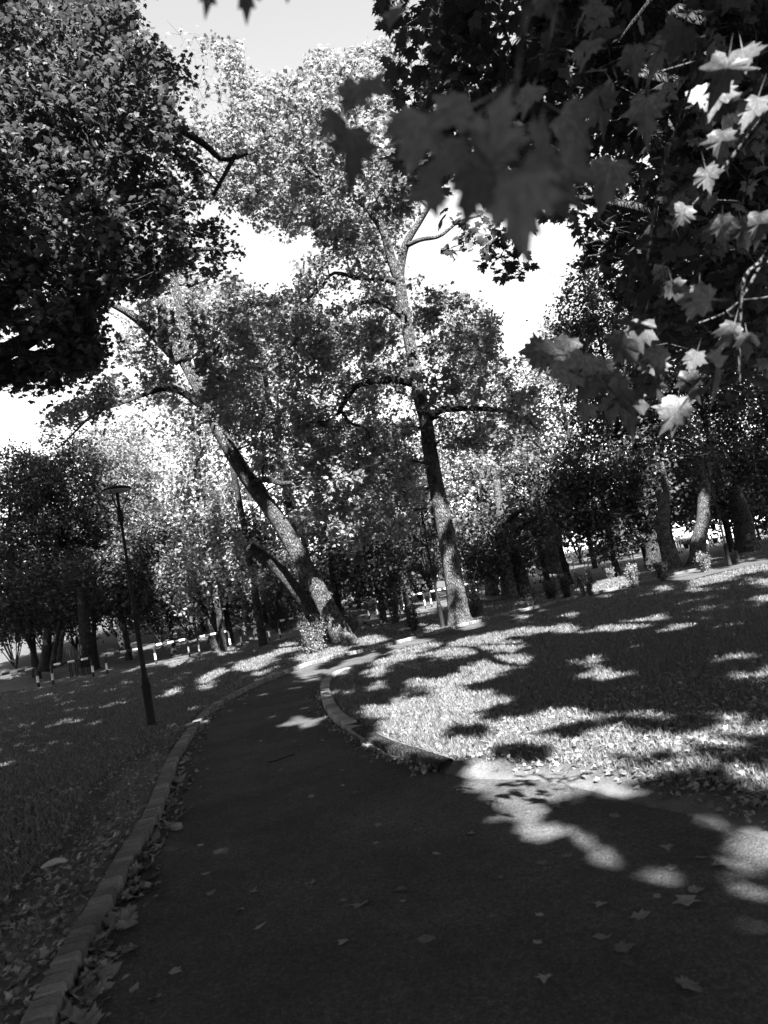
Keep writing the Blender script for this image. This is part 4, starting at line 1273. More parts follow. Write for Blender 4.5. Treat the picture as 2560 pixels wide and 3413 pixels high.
bare_trunk('tree', [(2256, 1912, d3, .52), (2240, 1885, d3, .38), (2228, 1840, d3, .3), (2213, 1790, d3, .27), (2208, 1740, d3, .27), (2214, 1700, d3, .25), (2208, 1675, d3, .22), (2205, 1640, d3, .16)],
           'pale crooked sunlit trunk with forked limbs on the right', M['bark'], extra=[[(2212, 1700, d3, .15), (2222, 1660, d3, .15), (2215, 1600, d3 - .2, .12), (2205, 1540, d3 - .4, .08)], [(2206, 1695, d3, .1), (2195, 1665, d3, .09), (2188, 1640, d3, .07)], [(2215, 1690, d3, .06), (2240, 1665, d3 - .2, .05)]])
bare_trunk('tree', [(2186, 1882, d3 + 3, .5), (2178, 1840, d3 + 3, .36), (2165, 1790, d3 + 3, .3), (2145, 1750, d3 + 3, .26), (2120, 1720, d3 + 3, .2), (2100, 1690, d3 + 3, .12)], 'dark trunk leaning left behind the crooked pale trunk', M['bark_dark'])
d4 = gd(2320, 1890)
bare_trunk('tree', [(2325, 1892, d4, .5), (2325, 1860, d4, .33), (2330, 1800, d4, .3), (2342, 1740, d4, .27), (2345, 1690, d4, .26), (2350, 1620, d4, .22), (2358, 1540, d4, .15)], 'dark trunk with a sunlit foot left of the parked van', M['bark'])
d5 = gd(2490, 1842)
bare_trunk('tree', [(2490, 1843, d5, .62), (2485, 1800, d5, .48), (2478, 1740, d5, .42), (2465, 1690, d5, .38), (2445, 1620, d5, .25)], 'thick black trunk standing right of the parked van', M['bark_dark'])
bare_trunk('tree', [(2305, 1846, 52, .2), (2298, 1800, 52, .17), (2290, 1750, 52, .15), (2280, 1690, 52, .1)], 'slim leaning grey trunk in front of the white hatchback', M['bark'])
bare_trunk('tree', [(1832, 1912, 42, .95), (1832, 1880, 42, .75), (1832, 1830, 42, .72), (1830, 1760, 42, .6)], 'massive pale grey trunk behind the barrier with the notice', M['bark'])
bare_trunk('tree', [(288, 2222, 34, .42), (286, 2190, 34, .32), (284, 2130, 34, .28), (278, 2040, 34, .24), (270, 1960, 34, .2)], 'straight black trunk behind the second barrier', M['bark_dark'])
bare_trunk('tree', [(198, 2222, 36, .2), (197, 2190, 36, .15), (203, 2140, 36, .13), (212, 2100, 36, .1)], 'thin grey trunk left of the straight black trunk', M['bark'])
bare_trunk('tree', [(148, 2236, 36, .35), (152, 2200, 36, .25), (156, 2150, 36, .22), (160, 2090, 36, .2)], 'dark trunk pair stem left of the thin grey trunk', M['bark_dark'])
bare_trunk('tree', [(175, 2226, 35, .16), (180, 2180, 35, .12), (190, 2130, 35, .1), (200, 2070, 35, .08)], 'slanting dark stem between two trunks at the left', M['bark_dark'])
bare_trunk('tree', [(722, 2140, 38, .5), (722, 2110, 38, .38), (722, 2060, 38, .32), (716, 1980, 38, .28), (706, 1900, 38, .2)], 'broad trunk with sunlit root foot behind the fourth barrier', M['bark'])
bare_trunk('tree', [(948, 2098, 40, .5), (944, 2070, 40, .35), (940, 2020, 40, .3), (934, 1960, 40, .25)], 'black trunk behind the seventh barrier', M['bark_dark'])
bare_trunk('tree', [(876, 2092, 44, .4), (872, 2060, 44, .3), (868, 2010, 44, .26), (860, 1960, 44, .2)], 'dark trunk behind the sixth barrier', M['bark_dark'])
bare_trunk('tree', [(815, 2120, 37, .12), (812, 2090, 37, .1), (812, 2050, 37, .08), (808, 1990, 37, .06)], 'slim white sunlit stem behind the fifth barrier', M['stone'])
bare_trunk('tree', [(430, 2200, 36, .2), (425, 2150, 36, .14), (412, 2080, 36, .12), (398, 2000, 36, .1), (390, 1950, 36, .07)], 'slender leaning grey stem left of the lamp post', M['bark_dark'])
bare_trunk('tree', [(1618, 1640, 34, .2), (1610, 1580, 34, .2), (1600, 1500, 34, .19), (1592, 1430, 34, .17), (1588, 1380, 34, .12)], 'upper pale trunk glimpsed right of the straight tree', M['bark']) if False else None
bare_trunk('tree', [(1640, 1985, 36, .34), (1632, 1850, 36, .28), (1620, 1680, 36, .24), (1606, 1560, 36, .22), (1596, 1470, 36, .2), (1588, 1380, 36, .14)], 'tall trunk with sunlit upper part right of the straight tree', M['bark'], 30)
bare_trunk('tree', [(2556, 1756, 60, .3), (2548, 1720, 60, .25), (2540, 1670, 60, .22), (2534, 1630, 60, .16)], 'pale trunk at the far right edge', M['bark'])
for i, (a, b, h_) in enumerate([(1318, 2030, 100), (1200, 2052, 60), (1860, 1896, 70), (2060, 1835, 80), (2430, 1780, 70), (2420, 1790, 60)]):
    bare_trunk('tree', [(a, b, 55, .2), (a - 8, b - h_, 55, .14), (a - 20, b - 2.4 * h_, 55, .08)], ['dark stem behind the shrubs left of the centre lamp', 'dark stem behind the barrier right of the leaning tree', 'dark trunk just right of the massive grey trunk', 'dark trunk beside the hedge and sunny road', 'pale stem behind the van roof', 'second pale stem behind the van roof'][i], M['bark'] if i > 3 else M['bark_dark'], 14, 8)

# --- distant woods closing the view
n_ = 3600
px = rng.uniform(-700, 3200, n_)
hz = 1768 + .187 * (2250 - px)
py = hz - rng.uniform(-10, 760, n_) * rng.uniform(.05, 1, n_)
dp = rng.uniform(75, 120, n_)
# open sunny gaps
gap = (np.abs(px - 1985) < 190) & (py > hz - 90)
gap |= (np.abs(px - 2360) < 150) & (py > hz - 50)
c = PV(px, py, dp)[~gap]
ra = rng.uniform(0, 2 * math.pi, 1500)
ring = np.column_stack([np.sin(ra) * rng.uniform(60, 85, 1500), np.cos(ra) * rng.uniform(60, 85, 1500), rng.uniform(0, 22, 1500)])  # unseen foliage ring added outside the view to block low sky
ring = ring[~((ring[:, 1] > 0) & (np.abs(ring[:, 0]) < ring[:, 1] * 1.0))]
c = np.vstack([c, ring])
pos, ta, tb = sprays(c, 3.2, 75, .7)
k_ = sky_keep(pos, 14); pos = pos[k_]
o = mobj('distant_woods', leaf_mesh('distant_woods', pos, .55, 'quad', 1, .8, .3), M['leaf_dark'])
tag(o, 'far woods closing the view behind the park trees', 'woods', kind='stuff')

# understorey bushes that close the view under the crowns
UB = [(20, 1330, 60, 50, 46), (95, 1330, 50, 45, 47), (150, 1300, 50, 60, 50), (255, 1290, 60, 55, 48), (330, 1290, 50, 60, 46), (400, 1290, 45, 55, 44), (455, 1270, 45, 60, 46), (520, 1270, 50, 55, 48), (590, 1250, 50, 55, 50), (650, 1240, 50, 55, 50),
      (760, 1230, 60, 60, 46), (830, 1220, 55, 70, 44), (890, 1200, 50, 70, 46), (1040, 1170, 60, 65, 48), (1120, 1160, 50, 60, 50), (1300, 1140, 45, 55, 55), (1360, 1120, 45, 60, 56), (1570, 1060, 40, 60, 60), (1640, 1050, 50, 60, 60), (900, 1100, 60, 80, 42), (1230, 1100, 60, 60, 58)]
for i, (a, b, rx, ry, dp) in enumerate(UB):
    c = P(a * S, b * S, dp); sx = rx * S / F * dp; sz = ry * S / F * dp
    bz = float(terrain(c[0], c[1]))
    r_ = tree_root('bush', (c[0], c[1], bz), 'dark understorey bush below the far crowns, %s from the left' % ordw(i + 1), 'bush', 'understorey bushes beyond the road')
    n_ = 110
    g_ = rng.normal(0, 1, (n_, 3)); g_ /= np.linalg.norm(g_, axis=1)[:, None]; g_ *= rng.uniform(.1, 1, (n_, 1)) ** .4
    cc = c + g_ * np.array([sx * 1.2, 2.0, sz]); cc[:, 2] = bz + np.abs(cc[:, 2] - bz)
    pp, ta, tb = sprays(cc, .8, 50, .8)
    pp = pp[pp[:, 2] > bz]
    V, Fc = strips(np.tile([c[0], c[1], bz], (12, 1)), cc[:12], np.full(12, .05), np.full(12, .015))
    o = mobj('stems', mesh_np('stems', V, Fc), M['bark_dark'], r_); o['kind'] = 'stuff'
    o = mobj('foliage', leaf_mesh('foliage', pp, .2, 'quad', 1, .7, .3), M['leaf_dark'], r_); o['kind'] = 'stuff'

# hedge beyond the road at the right
a_ = G(2060, 1858); b_ = G(1490 + 360, 1905)
mbp = []
for (x0, y0, x1, y1, hh, nn_) in [(1840, 1905, 2000, 1872, .8, 9000), (1990, 1878, 2300, 1812, .9, 14000), (1560, 1975, 1700, 1945, 1.0, 7000)]:
    A = G(x0, y0); Bq = G(x1, y1)
    t = rng.uniform(0, 1, nn_)[:, None]
    q = A + (Bq - A) * t
    q[:, 1] += rng.uniform(0, 1.2, nn_); q[:, 0] += rng.normal(0, .1, nn_)
    q[:, 2] = terrain(q[:, 0], q[:, 1]) + rng.uniform(0, hh, nn_)
    r_ = tree_root('hedge', tuple(A), {1840: 'clipped low hedge right of the massive grey trunk', 1990: 'long dark hedge behind the right barriers', 1560: 'dark hedge behind the barriers right of the straight tree'}[x0], 'hedge')
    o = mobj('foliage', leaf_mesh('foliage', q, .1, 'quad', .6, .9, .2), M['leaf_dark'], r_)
    o['kind'] = 'stuff'

# ------------------------------------------------------------------ shrubs
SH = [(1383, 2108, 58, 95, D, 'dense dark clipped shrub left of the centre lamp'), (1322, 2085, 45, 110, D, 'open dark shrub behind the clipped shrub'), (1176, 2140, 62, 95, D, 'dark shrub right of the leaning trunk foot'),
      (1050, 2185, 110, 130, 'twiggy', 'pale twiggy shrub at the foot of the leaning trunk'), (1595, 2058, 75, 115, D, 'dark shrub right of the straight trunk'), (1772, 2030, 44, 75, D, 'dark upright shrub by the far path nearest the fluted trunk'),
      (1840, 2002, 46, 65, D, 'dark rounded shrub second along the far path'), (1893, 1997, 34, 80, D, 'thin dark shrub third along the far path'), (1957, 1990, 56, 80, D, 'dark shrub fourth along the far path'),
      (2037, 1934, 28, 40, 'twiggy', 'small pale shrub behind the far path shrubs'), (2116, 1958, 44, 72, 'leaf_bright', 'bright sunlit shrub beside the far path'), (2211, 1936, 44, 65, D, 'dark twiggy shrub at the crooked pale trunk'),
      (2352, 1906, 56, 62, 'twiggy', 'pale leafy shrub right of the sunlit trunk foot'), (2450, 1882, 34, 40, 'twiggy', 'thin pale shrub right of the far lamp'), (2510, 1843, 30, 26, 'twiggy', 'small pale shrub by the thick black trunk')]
for (a, b, wpx, hpx, k, lab) in SH:
    q = G(a, b); dpt = q[1]; sc = dpt / F
    w_ = wpx * sc / 2; h_ = hpx * sc
    r_ = tree_root('shrub', (q[0], q[1], .03), lab, 'shrub')
    ns = 34
    an = rng.uniform(0, 6.28, ns); rr = w_ * rng.uniform(.1, 1, ns) ** .6
    A = np.column_stack([q[0] + np.cos(an) * rr * .45, q[1] + np.sin(an) * rr * .45, np.full(ns, .0)])
    Bq = np.column_stack([q[0] + np.cos(an) * rr, q[1] + np.sin(an) * rr, h_ * rng.uniform(.7, 1.08, ns)])
    V, Fc = strips(A, Bq, np.full(ns, .012), np.full(ns, .004))
    o = mobj('stems', mesh_np('stems', V, Fc), M['twig'], r_); o['kind'] = 'stuff'
    nl = 1500
    i = rng.integers(0, ns, nl); t = rng.uniform(.12, 1.02, nl)[:, None]
    pp = A[i] + (Bq[i] - A[i]) * t + rng.normal(0, w_ * .13, (nl, 3))
    pp[:, 2] = np.abs(pp[:, 2])
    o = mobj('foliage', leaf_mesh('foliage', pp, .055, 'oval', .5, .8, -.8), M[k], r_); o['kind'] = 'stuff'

# ------------------------------------------------------------------ cars
def car(px, py, depth, rz, paintm, label, kind='van'):
    q = P(px, py, depth)
    z0 = float(terrain(q[0], q[1])) + .06
    root = empty('parked_car', (q[0], q[1], z0), rz)
    tag(root, label, 'car', 'parked cars beyond the barriers')
    if kind == 'van':
        prof = [(-2.1, .35), (-2.15, .75), (-2.05, .95), (-1.2, 1.08), (-.4, 1.62), (.3, 1.72), (1.9, 1.68), (2.12, 1.0), (2.15, .4)]
    else:
        prof = [(-1.85, .35), (-1.9, .7), (-1.75, .85), (-.95, .98), (-.25, 1.42), (.5, 1.5), (1.3, 1.42), (1.75, .95), (1.8, .4)]
    Wd = .86
    mb = MB()
    n_ = len(prof)
    V = []
    for y_, k in ((-Wd, 0), (-Wd * .98, 1), (Wd * .98, 1), (Wd, 0)):
        for x_, z_ in prof:
            ins_ = (.16 if z_ > 1.15 else 0) * (-1 if y_ > 0 else 1)
            V.append([x_ * (1 if k == 0 else 1.0), y_ + ins_, z_])
    V = np.array(V[:n_] + V[3 * n_:])
    Fc = [list(range(n_))[::-1], [n_ + i for i in range(n_)]]
    for i in range(n_ - 1): Fc.append([i, i + 1, n_ + i + 1, n_ + i])
    Fc.append([n_ - 1, 0, n_, 2 * n_ - 1])
    mb.add(V, Fc)
    body = mb.build('body', paintm, root, False)
    bv = body.modifiers.new('bevel', 'BEVEL'); bv.width = .05; bv.segments = 2
    # windscreen and side glass, set proud of the body
    i0 = 3
    a, b = np.array(prof[i0]), np.array(prof[i0 + 1])
    nrm = np.array([-(b - a)[1], (b - a)[0]]); nrm = nrm / np.linalg.norm(nrm) * .02
    mb = MB()
    p0 = a + (b - a) * .08 + nrm; p1 = a + (b - a) * .92 + nrm
    mb.add([[p0[0], -.7, p0[1]], [p0[0], .7, p0[1]], [p1[0], .6, p1[1]], [p1[0], -.6, p1[1]]], [[0, 1, 2, 3]])
    mb.build('windscreen', M['glass'], root, False)
    for s_ in (-1, 1):
        for (xa, xb) in ((-.55, .35), (.45, 1.25)):
            mb = MB(); mb.box(((xa + xb) / 2, s_ * (Wd - .07), 1.25), (xb - xa, .03, .32)); mb.build('side_window', M['glass'], root, False)
        for x_ in (-1.35, 1.25):
            mb = MB(); ang = np.linspace(0, 2 * math.pi, 20, endpoint=False)
            mb.tube([[x_, s_ * (Wd - .14), .3], [x_, s_ * (Wd + .03), .3]], .31, 20)
            w_ = mb.build('wheel', M['tyre'], root, False)
            mb = MB(); mb.tube([[x_, s_ * (Wd + .0), .3], [x_, s_ * (Wd + .045), .3]], .18, 14); mb.build('rim', M['car_silver'], w_, False)
        mb = MB(); mb.box((prof[1][0] + .03, s_ * .62, .78), (.1, .3, .14)); mb.build('headlight', M['white'], root, False)
    mb = MB(); mb.box((prof[0][0] - .01, 0, .45), (.08, 1.1, .2)); mb.build('grille', M['black'], root, False)
    return root
car(2374, 1826, 50, math.radians(25), M['car_silver'], 'pale silver van facing the camera behind the barriers', 'van')
car(2280, 1804, 66, math.radians(178), M['car_white'], 'white hatchback seen side on behind the slim leaning trunk', 'hatch')
car(2250, 1812, 68, math.radians(175), M['car_dark'], 'dark car parked left of the white hatchback', 'hatch')
car(2505, 1775, 60, math.radians(170), M['car_white'], 'white car roof glimpsed right of the thick black trunk', 'hatch')

# notice, bin, trellis, wire
q = G(1806, 1950)
r_ = empty('notice_sign', (q[0], q[1], .05)); tag(r_, 'small white notice on a thin stake by the barriers', 'sign')
mb = MB(); mb.tube([[0, 0, -.1], [0, 0, .62]], .02, 8); mb.build('stake', M['lamp'], r_)
mb = MB(); mb.box((0, -.03, .75), (.42, .02, .34)); mb.build('panel', M['white'], r_, False)
for i in range(4):
    mb = MB(); mb.box((0, -.043, .85 - i * .06), (.3 - .05 * (i % 2), .004, .018)); mb.build('text_line', M['black'], r_, False)
q = G(985, 2118)
q = P(978, 2100, 46); z_ = float(terrain(q[0], q[1]))
r_ = empty('litter_bin', (q[0], q[1], z_)); tag(r_, 'small dark box bin beyond the road near the seventh barrier', 'bin')
mb = MB(); mb.box((0, 0, .75), (.45, .35, .5)); o = mb.build('body', M['lamp'], r_, False); bv = o.modifiers.new('bevel', 'BEVEL'); bv.width = .03
mb = MB(); mb.tube([[0, 0, -.1], [0, 0, .5]], .03, 8); mb.build('post', M['lamp'], r_)
q = P(256, 2232, 33.5)
r_ = empty('lattice_frame', (q[0], q[1], float(terrain(q[0], q[1])))); tag(r_, 'dark iron lattice frame standing left of the straight black trunk', 'lattice frame')
for i, x_ in enumerate((-.32, -.05, .24, .5)):
    mb = MB()
    mb.tube([[x_, 0, -.1], [x_ - .02, 0, 1.5]], .018, 6); mb.tube([[x_ + .1, 0, -.1], [x_ + .08, 0, 1.5]], .018, 6)
    for k in range(8):
        mb.tube([[x_, 0, .05 + k * .17], [x_ + .1, 0, .2 + k * .17]], .009, 4)
    mb.build('lattice_post', M['lamp'], r_)
mb = MB(); a = P(-500, 2060, 30); b = P(285, 1955, 33.8)
t = np.linspace(0, 1, 20)[:, None]; pl = a + (b - a) * t; pl[:, 2] -= (np.sin(t[:, 0] * math.pi) * .25)
mb.tube(pl, .015, 5)
tag(mb.build('overhead_wire', M['black'], None), 'thin dark cable crossing the left trees', 'cable')

# ------------------------------------------------------------------ overhanging maple on the right (mid distance) and its foreground boughs
base = np.array([7.5, 4.5, 0])
T9 = tree_root('maple_tree', base, 'overhanging maple whose dark leafy boughs fill the top right')
nodes, nr = [], []
acc(world_limb(T9, 'trunk', [(7.5, 4.5, -.2), (7.4, 4.6, 2), (7.0, 5.0, 4.5), (6.6, 5.4, 7), (6.4, 5.8, 10)], [.45, .34, .3, .25, .15], 30, 18))
for i, (e0, e1, e2) in enumerate([(P(2500, 300, 7), P(2100, 250, 7.5), P(1700, 200, 8)), (P(2500, 800, 7.5), P(2150, 700, 8), P(1850, 650, 9)), (P(2550, 100, 6), P(1900, -100, 6.5), P(1450, -50, 7)), (P(2600, 1100, 8), P(2300, 950, 9), P(2000, 800, 10)), (P(2450, -200, 5), P(1900, 350, 8), P(1500, 400, 9))]):
    acc(world_limb(T9, 'limb', [(7.1, 5.0, 4.0 + i * .7), tuple(e0), tuple(e1), tuple(e2)], [.16, .11, .07, .03], 20, 9, seed=i))
REG9 = [(815, -60), (1720, -60), (1720, 820), (1560, 760), (1400, 740), (1330, 640), (1310, 560), (1290, 470), (1240, 440), (1190, 470), (1100, 420), (950, 430), (880, 430), (855, 330), (850, 200), (860, 80), (822, 20)]
cA = poly_clusters(REG9, 560, 6, 12)
cB = poly_clusters([(1240, 440), (1400, 450), (1380, 620), (1280, 560), (1260, 580), (1240, 570)], 30, 9, 11)
cS = np.array([P(x_ * S, y_ * S, 11) for x_, y_ in [(975, 535), (1005, 515), (1030, 500), (1050, 480), (1045, 540), (1085, 560), (1120, 515), (1140, 520), (1085, 590), (1130, 580), (1000, 490), (1070, 520), (1265, 520), (1260, 560), (1250, 590), (1275, 480), (1205, 465), (1130, 490)]])
MAPLE_R = mask_poly([[(800, -200), (1800, -200), (1800, 1200), (1450, 900), (1330, 700), (1270, 610), (1240, 590), (1225, 470), (1170, 480), (1150, 545), (1150, 600), (1080, 615), (1030, 570), (955, 560), (950, 500), (890, 450), (870, 350), (845, 200), (850, 100), (812, 40)]], s=S)
SKY &= ~MAPLE_R
MAPLE_R2 = MAPLE_R.copy()
crown(T9, nodes, nr, np.vstack([cA, cB]), .5, 66, .15, 'maple', M['leaf'], .5, region=MAPLE_R2, jit=8, keep=sun_blocked_keep, net_r=.02)
crown(T9, nodes, nr, cS, .32, 20, .15, 'maple', M['leaf'], .6, region=MAPLE_R2, jit=3, net_r=.02)

# foreground leaves on low boughs, each its own part
FORES = []
for q in range(6):
    me = single_leaf('leaf', 'maple', M['leaf_fore'])
    r_ = np.random.default_rng(50 + q)
    bend, cup, tw = r_.uniform(-.1, .7), r_.uniform(-.5, .9), r_.uniform(-.5, .5)
    for v_ in me.vertices:
        x_, y_ = v_.co.x, v_.co.y
        v_.co.z += -bend * max(y_, 0) ** 2 + cup * x_ * x_ + tw * x_ * y_ + r_.normal(0, .02)
        v_.co.x = x_ * (1 + r_.normal(0, .07)) + r_.normal(0, .012); v_.co.y = y_ + r_.normal(0, .018)
    FORES.append(me)
T8 = tree_root('maple_bough', np.array([2.6, 1.6, 0]) + [0, 0, 0], 'low maple boughs hanging close to the camera at the upper right', 'maple bough')
SHADE = []
def hang_leaf(px, py, depth, sizepx, tipang=None, tilt=.5):
    p_ = P(px, py, depth)
    view = (EYE - p_); view /= np.linalg.norm(view)
    nn = view * (1 - tilt) + np.array([rng.normal(0, .4), rng.normal(0, .3), abs(rng.normal(.5, .3))]) * tilt * 1.6
    nn /= np.linalg.norm(nn)
    if tipang is None: tipang = rng.normal(180, 55)
    a = math.radians(tipang)   # 0 = up in the picture, 180 = down
    t = CU * math.cos(a) + CX * math.sin(a)
    t = t - nn * (t @ nn); t /= np.linalg.norm(t)
    x = np.cross(t, nn)
    s_ = sizepx * depth / F
    o = bpy.data.objects.new('leaf', FORES[int(rng.integers(0, 6))])
    s_ *= .88
    Mx = Matrix(((x[0], t[0], nn[0]), (x[1], t[1], nn[1]), (x[2], t[2], nn[2])))
    o.matrix_world = Matrix.Translation(Vector(p_ - t * s_ * .45)) @ Mx.to_4x4() @ Matrix.Diagonal((s_ * rng.uniform(.8, 1.15), s_, s_ * rng.uniform(.5, 1.6), 1))
    COL.objects.link(o); o.parent = T8
    o.matrix_parent_inverse = Matrix.Translation(-T8.location)
# near blurred leaves
for a in [(1490, 540, .8, 230, 235), (1860, 490, .8, 250, 75), (1720, 690, .68, 310, 190), (1410, 640, .8, 170, 250), (1930, 570, .85, 200, 110), (1620, 500, .78, 210, 330), (1790, 610, .72, 250, 140), (1560, 650, .78, 220, 215), (1700, 560, .9, 200, 20), (1640, 430, .75, 260, 30), (1180, 500, 1.1, 210, 175), (1170, 330, 1.3, 130, 200), (1110, 400, 1.2, 110, 220), (1250, 300, 1.15, 170, 120), (700, -40, 1.0, 150, 180), (820, -35, 1.0, 170, 185), (950, -60, 1.0, 120, 180), (1310, 60, 1.2, 130, 190), (1760, 330, 1.3, 150, 200),
          (1500, 380, .9, 240, 240), (1380, 480, .95, 240, 200), (1930, 420, 1.3, 190, 120), (2020, 600, 1.6, 170, 200), (2150, 380, 1.9, 150, 190), (1880, 640, 1.0, 200, 130), (2250, 150, 1.9, 150, 210)]:
    hang_leaf(*a, tilt=.35); SHADE.append(P(a[0], a[1], a[2]))
# mid leaves in focus
for (x_, y_, d_, s_, a_) in [(2120, 1120, 2.8, 150, 200), (2060, 1170, 2.8, 130, 230), (2090, 1350, 2.7, 150, 180), (2050, 1290, 2.7, 110, 160), (2250, 1370, 2.9, 130, 190), (2240, 1400, 2.9, 110, 200), (2330, 1000, 2.9, 110, 180), (2250, 980, 2.9, 110, 170), (2380, 340, 2.4, 140, 200), (2420, 380, 2.4, 150, 170), (2500, 380, 2.4, 150, 210), (2340, 320, 2.4, 110, 150), (2400, 480, 2.4, 110, 190), (2360, 600, 2.7, 110, 170),
                         (2270, 720, 2.7, 90, 200), (2400, 770, 2.8, 120, 200), (2480, 780, 2.8, 130, 170), (2530, 760, 2.7, 120, 180), (1770, 1170, 3.2, 110, 265), (1820, 1190, 3.1, 110, 230), (1880, 1180, 3.1, 130, 200), (2180, 1300, 2.9, 100, 190), (2300, 1280, 2.9, 110, 170), (2310, 1210, 2.9, 100, 200), (2180, 1230, 2.9, 120, 180), (2440, 1120, 2.8, 110, 190), (2000, 1240, 2.8, 130, 200), (1960, 1300, 2.7, 120, 220), (1950, 1380, 2.7, 90, 200), (2420, 240, 2.2, 150, 190), (2480, 200, 2.2, 130, 170), (2110, 210, 1.8, 130, 190), (1830, 20, 1.6, 120, 160)]:
    hang_leaf(x_, y_, d_, s_, a_, tilt=.3); 
    c_ = P(x_, y_, d_); g_ = c_ - SUN * (c_[2] / SUN[2]); qx, qy, qz = proj(g_[None])
    if d_ > 2 and look(dilate(LIT, 9, 6), qx, qy, qz > 0)[0][0]: LITPTS.append((c_, .12))

reg = np.array([(1240, 40), (1640, 0), (1690, 600), (1690, 840), (1560, 880), (1480, 860), (1400, 890), (1280, 880), (1210, 830), (1160, 770), (1290, 750), (1400, 640), (1450, 500), (1380, 380), (1300, 250)]) * S
cnt = 0; fore_c = []
while cnt < 205:
    q = rng.uniform(reg.min(0), reg.max(0))
    if inpoly(np.array([q[0]]), np.array([q[1]]), reg)[0]:
        dpt = rng.uniform(2.0, 4.6)
        if not sun_blocked_keep(P(q[0], q[1], dpt)[None], [])[0] : cnt += .35; continue
        hang_leaf(q[0], q[1], dpt, rng.uniform(.09, .14) * F / dpt, None, .55)
        fore_c.append(P(q[0], q[1], dpt)); cnt += 1
        if rng.uniform() < .75: SHADE.append(fore_c[-1])
def fore_limb(lst, rd, n_=14):
    pts_ = [P(a, b, d_) for a, b, d_ in lst]
    mb, pp, rr = trunk_mesh(pts_, rd, n_, 7, .08, 3)
    mb.build('branch', M['bark'], T8)
    return list(pp), list(rr)
nodes, nr = [], []
acc(fore_limb([(2900, 300, 2.4), (2640, 700, 2.6), (2545, 860, 2.8), (2480, 930, 2.8), (2465, 1100, 2.9), (2465, 1280, 2.9)], [.02, .012, .009, .008, .006, .004], 20))
acc(fore_limb([(2640, 860, 2.8), (2545, 880, 2.8), (2480, 980, 2.85), (2420, 1040, 2.85), (2320, 1080, 2.85)], [.008, .006, .005, .004, .003]))
acc(fore_limb([(2480, 1000, 2.85), (2560, 990, 2.8), (2640, 960, 2.8)], [.005, .004, .003], 6))
acc(fore_limb([(2700, 200, 2.3), (2500, 450, 2.6), (2380, 600, 2.7), (2330, 660, 2.75), (2270, 720, 2.8)], [.014, .01, .007, .005, .003]))
acc(fore_limb([(2420, -60, 1.9), (2300, 300, 2.2), (2200, 600, 2.4), (2150, 900, 2.6), (2100, 1080, 2.8), (2080, 1250, 2.8)], [.007, .006, .005, .004, .0035, .002], 20))
acc(fore_limb([(1780, -80, 1.0), (1740, 120, 1.0), (1725, 260, 1.0), (1690, 380, .95), (1640, 470, .9)], [.006, .005, .0045, .004, .003]))
acc(fore_limb([(1850, -60, 1.3), (1840, 100, 1.3), (1790, 260, 1.3)], [.005, .004, .003], 8))
acc(fore_limb([(1700, 300, 1.0), (1560, 420, .8), (1640, 560, .68)], [.003, .003, .002], 8))
network('twigs', nodes, nr, np.array(fore_c), M['twig'], T8, .004)

cO = []  # unseen clusters added sunward of the hanging leaves to keep them dark
for p_ in SHADE:
    for k in range(5):
        c_ = p_ + SUN * rng.uniform(1.6, 6) + rng.normal(0, .12, 3)
        x, y, z_ = proj(c_[None])
        if not (z_[0] > 0 and -100 < x[0] < W + 100 and -100 < y[0] < H): cO.append(c_)
cO = np.array(cO)
pos, ta, tb = sprays(cO, .28, 26, .8)
x, y, z_ = proj(pos)
pos = pos[sun_blocked_keep(pos) & ~((z_ > 0) & (x > -30) & (x < W + 30) & (y > -30) & (y < H))]
o = mobj('foliage', leaf_mesh('foliage', pos, .16, 'star', 1, .6, .3), M['leaf'], T9); o['kind'] = 'stuff'

# ------------------------------------------------------------------ unseen trees added outside the frame, their leaves placed to shape the light
spots = [(9, -5), (17, -2), (3, -9), (13, -13), (24, -8), (22, 6), (30, 2), (-3, -6), (33, -12), (20, 16), (-16, 3), (-22, 18), (-12, -14), (30, 26), (-30, -6), (0, -24), (-26, 32)]
gxs, gys = np.meshgrid(np.arange(-22, 30, .52), np.arange(.5, 44, .52))
gpt = np.stack([gxs.ravel(), gys.ravel()], 1) + rng.normal(0, .12, (gxs.size, 2))
gp3 = np.column_stack([gpt, np.zeros(len(gpt))])
fx, fy, fz = proj(gp3)
ok = (fz > .5) & (fx > -250) & (fx < W + 250) & (fy < H + 900)
gp3 = gp3[ok]
cl = []  # clusters set along sun rays to put the ground in shade
for gp in gp3:
    far_ = np.clip((gp[1] - 10) / 30, 0, 1)
    for tr in range(12):
        h_ = rng.uniform(7 + 9 * far_, 13 + 11 * far_)
        c = gp + SUN * (h_ / SUN[2]) + rng.normal(0, .15, 3)
        x, y, z_ = proj(c[None])
        x, y, z_ = x[0], y[0], z_[0]
        vis = z_ > 0 and -160 < x < W + 160 and -160 < y < H + 100
        if not vis:
            cl.append(c)
            if gp[1] > 10 or tr > 3 or rng.uniform() < .1: break
            continue
        i_, j_ = int(np.clip(y / MR, 0, MH - 1)), int(np.clip(x / MR, 0, MW - 1))
        if z_ > 4 and MAPLE_R[i_, j_] and x > 1500 and y < 700:
            cl.append(c); break
ax_, ay_ = np.meshgrid(np.arange(-26, 30, .85), np.arange(-26, 26, .85))  # overhead clusters added to block sky light
am = np.column_stack([ax_.ravel(), ay_.ravel(), rng.uniform(9, 15, ax_.size) + np.clip(ay_.ravel() - 7, 0, 40) * .95]) + rng.normal(0, .2, (ax_.size, 3))
ra = rng.uniform(0, 2 * math.pi, 5200); rr_ = rng.uniform(15, 40, 5200)
wl = np.column_stack([np.sin(ra) * rr_, np.cos(ra) * rr_, rng.uniform(2.5, 15, 5200) + rr_ * .15])  # unseen side walls of leaves added against sky light
sh = []  # clusters added sunward of dark crowns and the left lamp to shade them
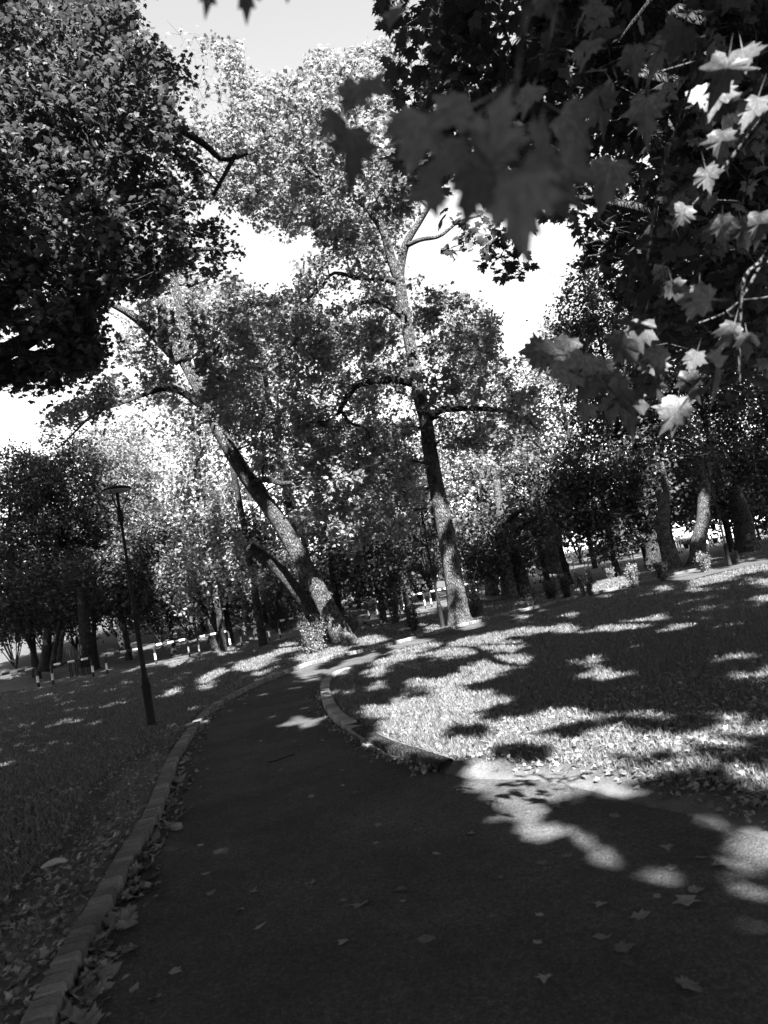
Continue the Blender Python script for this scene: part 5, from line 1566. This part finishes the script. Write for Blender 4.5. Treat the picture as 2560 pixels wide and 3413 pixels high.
for (cx, cy_, rx, ry, dp, k, lab, kw) in BG:
    if k == D and (cx < 360 or cx > 1040 or cy_ > 1150):
        for q in range(130):
            u = rng.normal(0, .5, 2)
            p_ = P((cx + u[0] * rx) * S, (cy_ + u[1] * ry) * S, dp + rng.uniform(-3, 0))
            for tr in range(5):
                c_ = p_ + SUN * rng.uniform(14, 46)
                qx, qy, qz = proj(c_[None])
                if not (qz[0] > 0 and -120 < qx[0] < W + 120 and -120 < qy[0] < H):
                    sh.append(c_); break
lq = G(508, 2432)
for q in range(60):
    c_ = lq + [rng.normal(0, .25), rng.normal(0, .25), rng.uniform(.2, 4.1)] + SUN * rng.uniform(9, 20)
    qx, qy, qz = proj(c_[None])
    if not (qz[0] > 0 and -120 < qx[0] < W + 120 and -120 < qy[0] < H): sh.append(c_)
am = np.vstack([am, wl, np.array(sh)])
qx, qy, qz = proj(am)
am = am[~((qz > 0) & (qx > -200) & (qx < W + 200) & (qy > -200))]
cl = np.vstack([np.array(cl), am])
own = np.argmin(((cl[:, None, :2] - np.array(spots)[None]) ** 2).sum(2), 1)
for k, sp in enumerate(spots):
    cc = cl[own == k]
    if len(cc) == 0: continue
    root = tree_root('unseen_shade_tree', (sp[0], sp[1], 0), 'unseen tree added outside the frame to block sun and sky, ' + ['right behind', 'far right rear', 'directly behind', 'deep right rear', 'farthest right rear', 'right side near', 'right side far', 'left rear', 'outermost right rear', 'right front outside', 'left side near', 'left side far', 'left rear deep', 'far right front', 'outermost left rear', 'far directly behind', 'far left front'][k] + ' of the viewpoint', 'tree', 'added shade trees around the viewpoint')
    top = float(np.median(cc[:, 2]))
    nd, rd_ = world_limb(root, 'trunk', [(sp[0], sp[1], -.2), (sp[0], sp[1], top * .4), (sp[0] + .3, sp[1], top * .8), (sp[0] + .4, sp[1] + .3, top)], [.5, .36, .28, .12], 16, 12)
    pos, ta, tb = sprays(cc, .48, 62, .8, 7)
    k_ = sun_blocked_keep(pos)
    x, y, z_ = proj(pos)
    vis = (z_ > 0) & (x > -20) & (x < W + 20) & (y > -20) & (y < H)
    inm, _ = look(MAPLE_R, x, y, z_ > 0)
    k_ &= ~vis | inm
    pos = pos[k_]
    o = mobj('foliage', leaf_mesh('foliage', pos, .3, 'quad', 1, .6, .3), M['leaf_dark'], root); o['kind'] = 'stuff'
print('tris', sum(len(o.data.polygons) for o in SC.objects if o.type == 'MESH'))
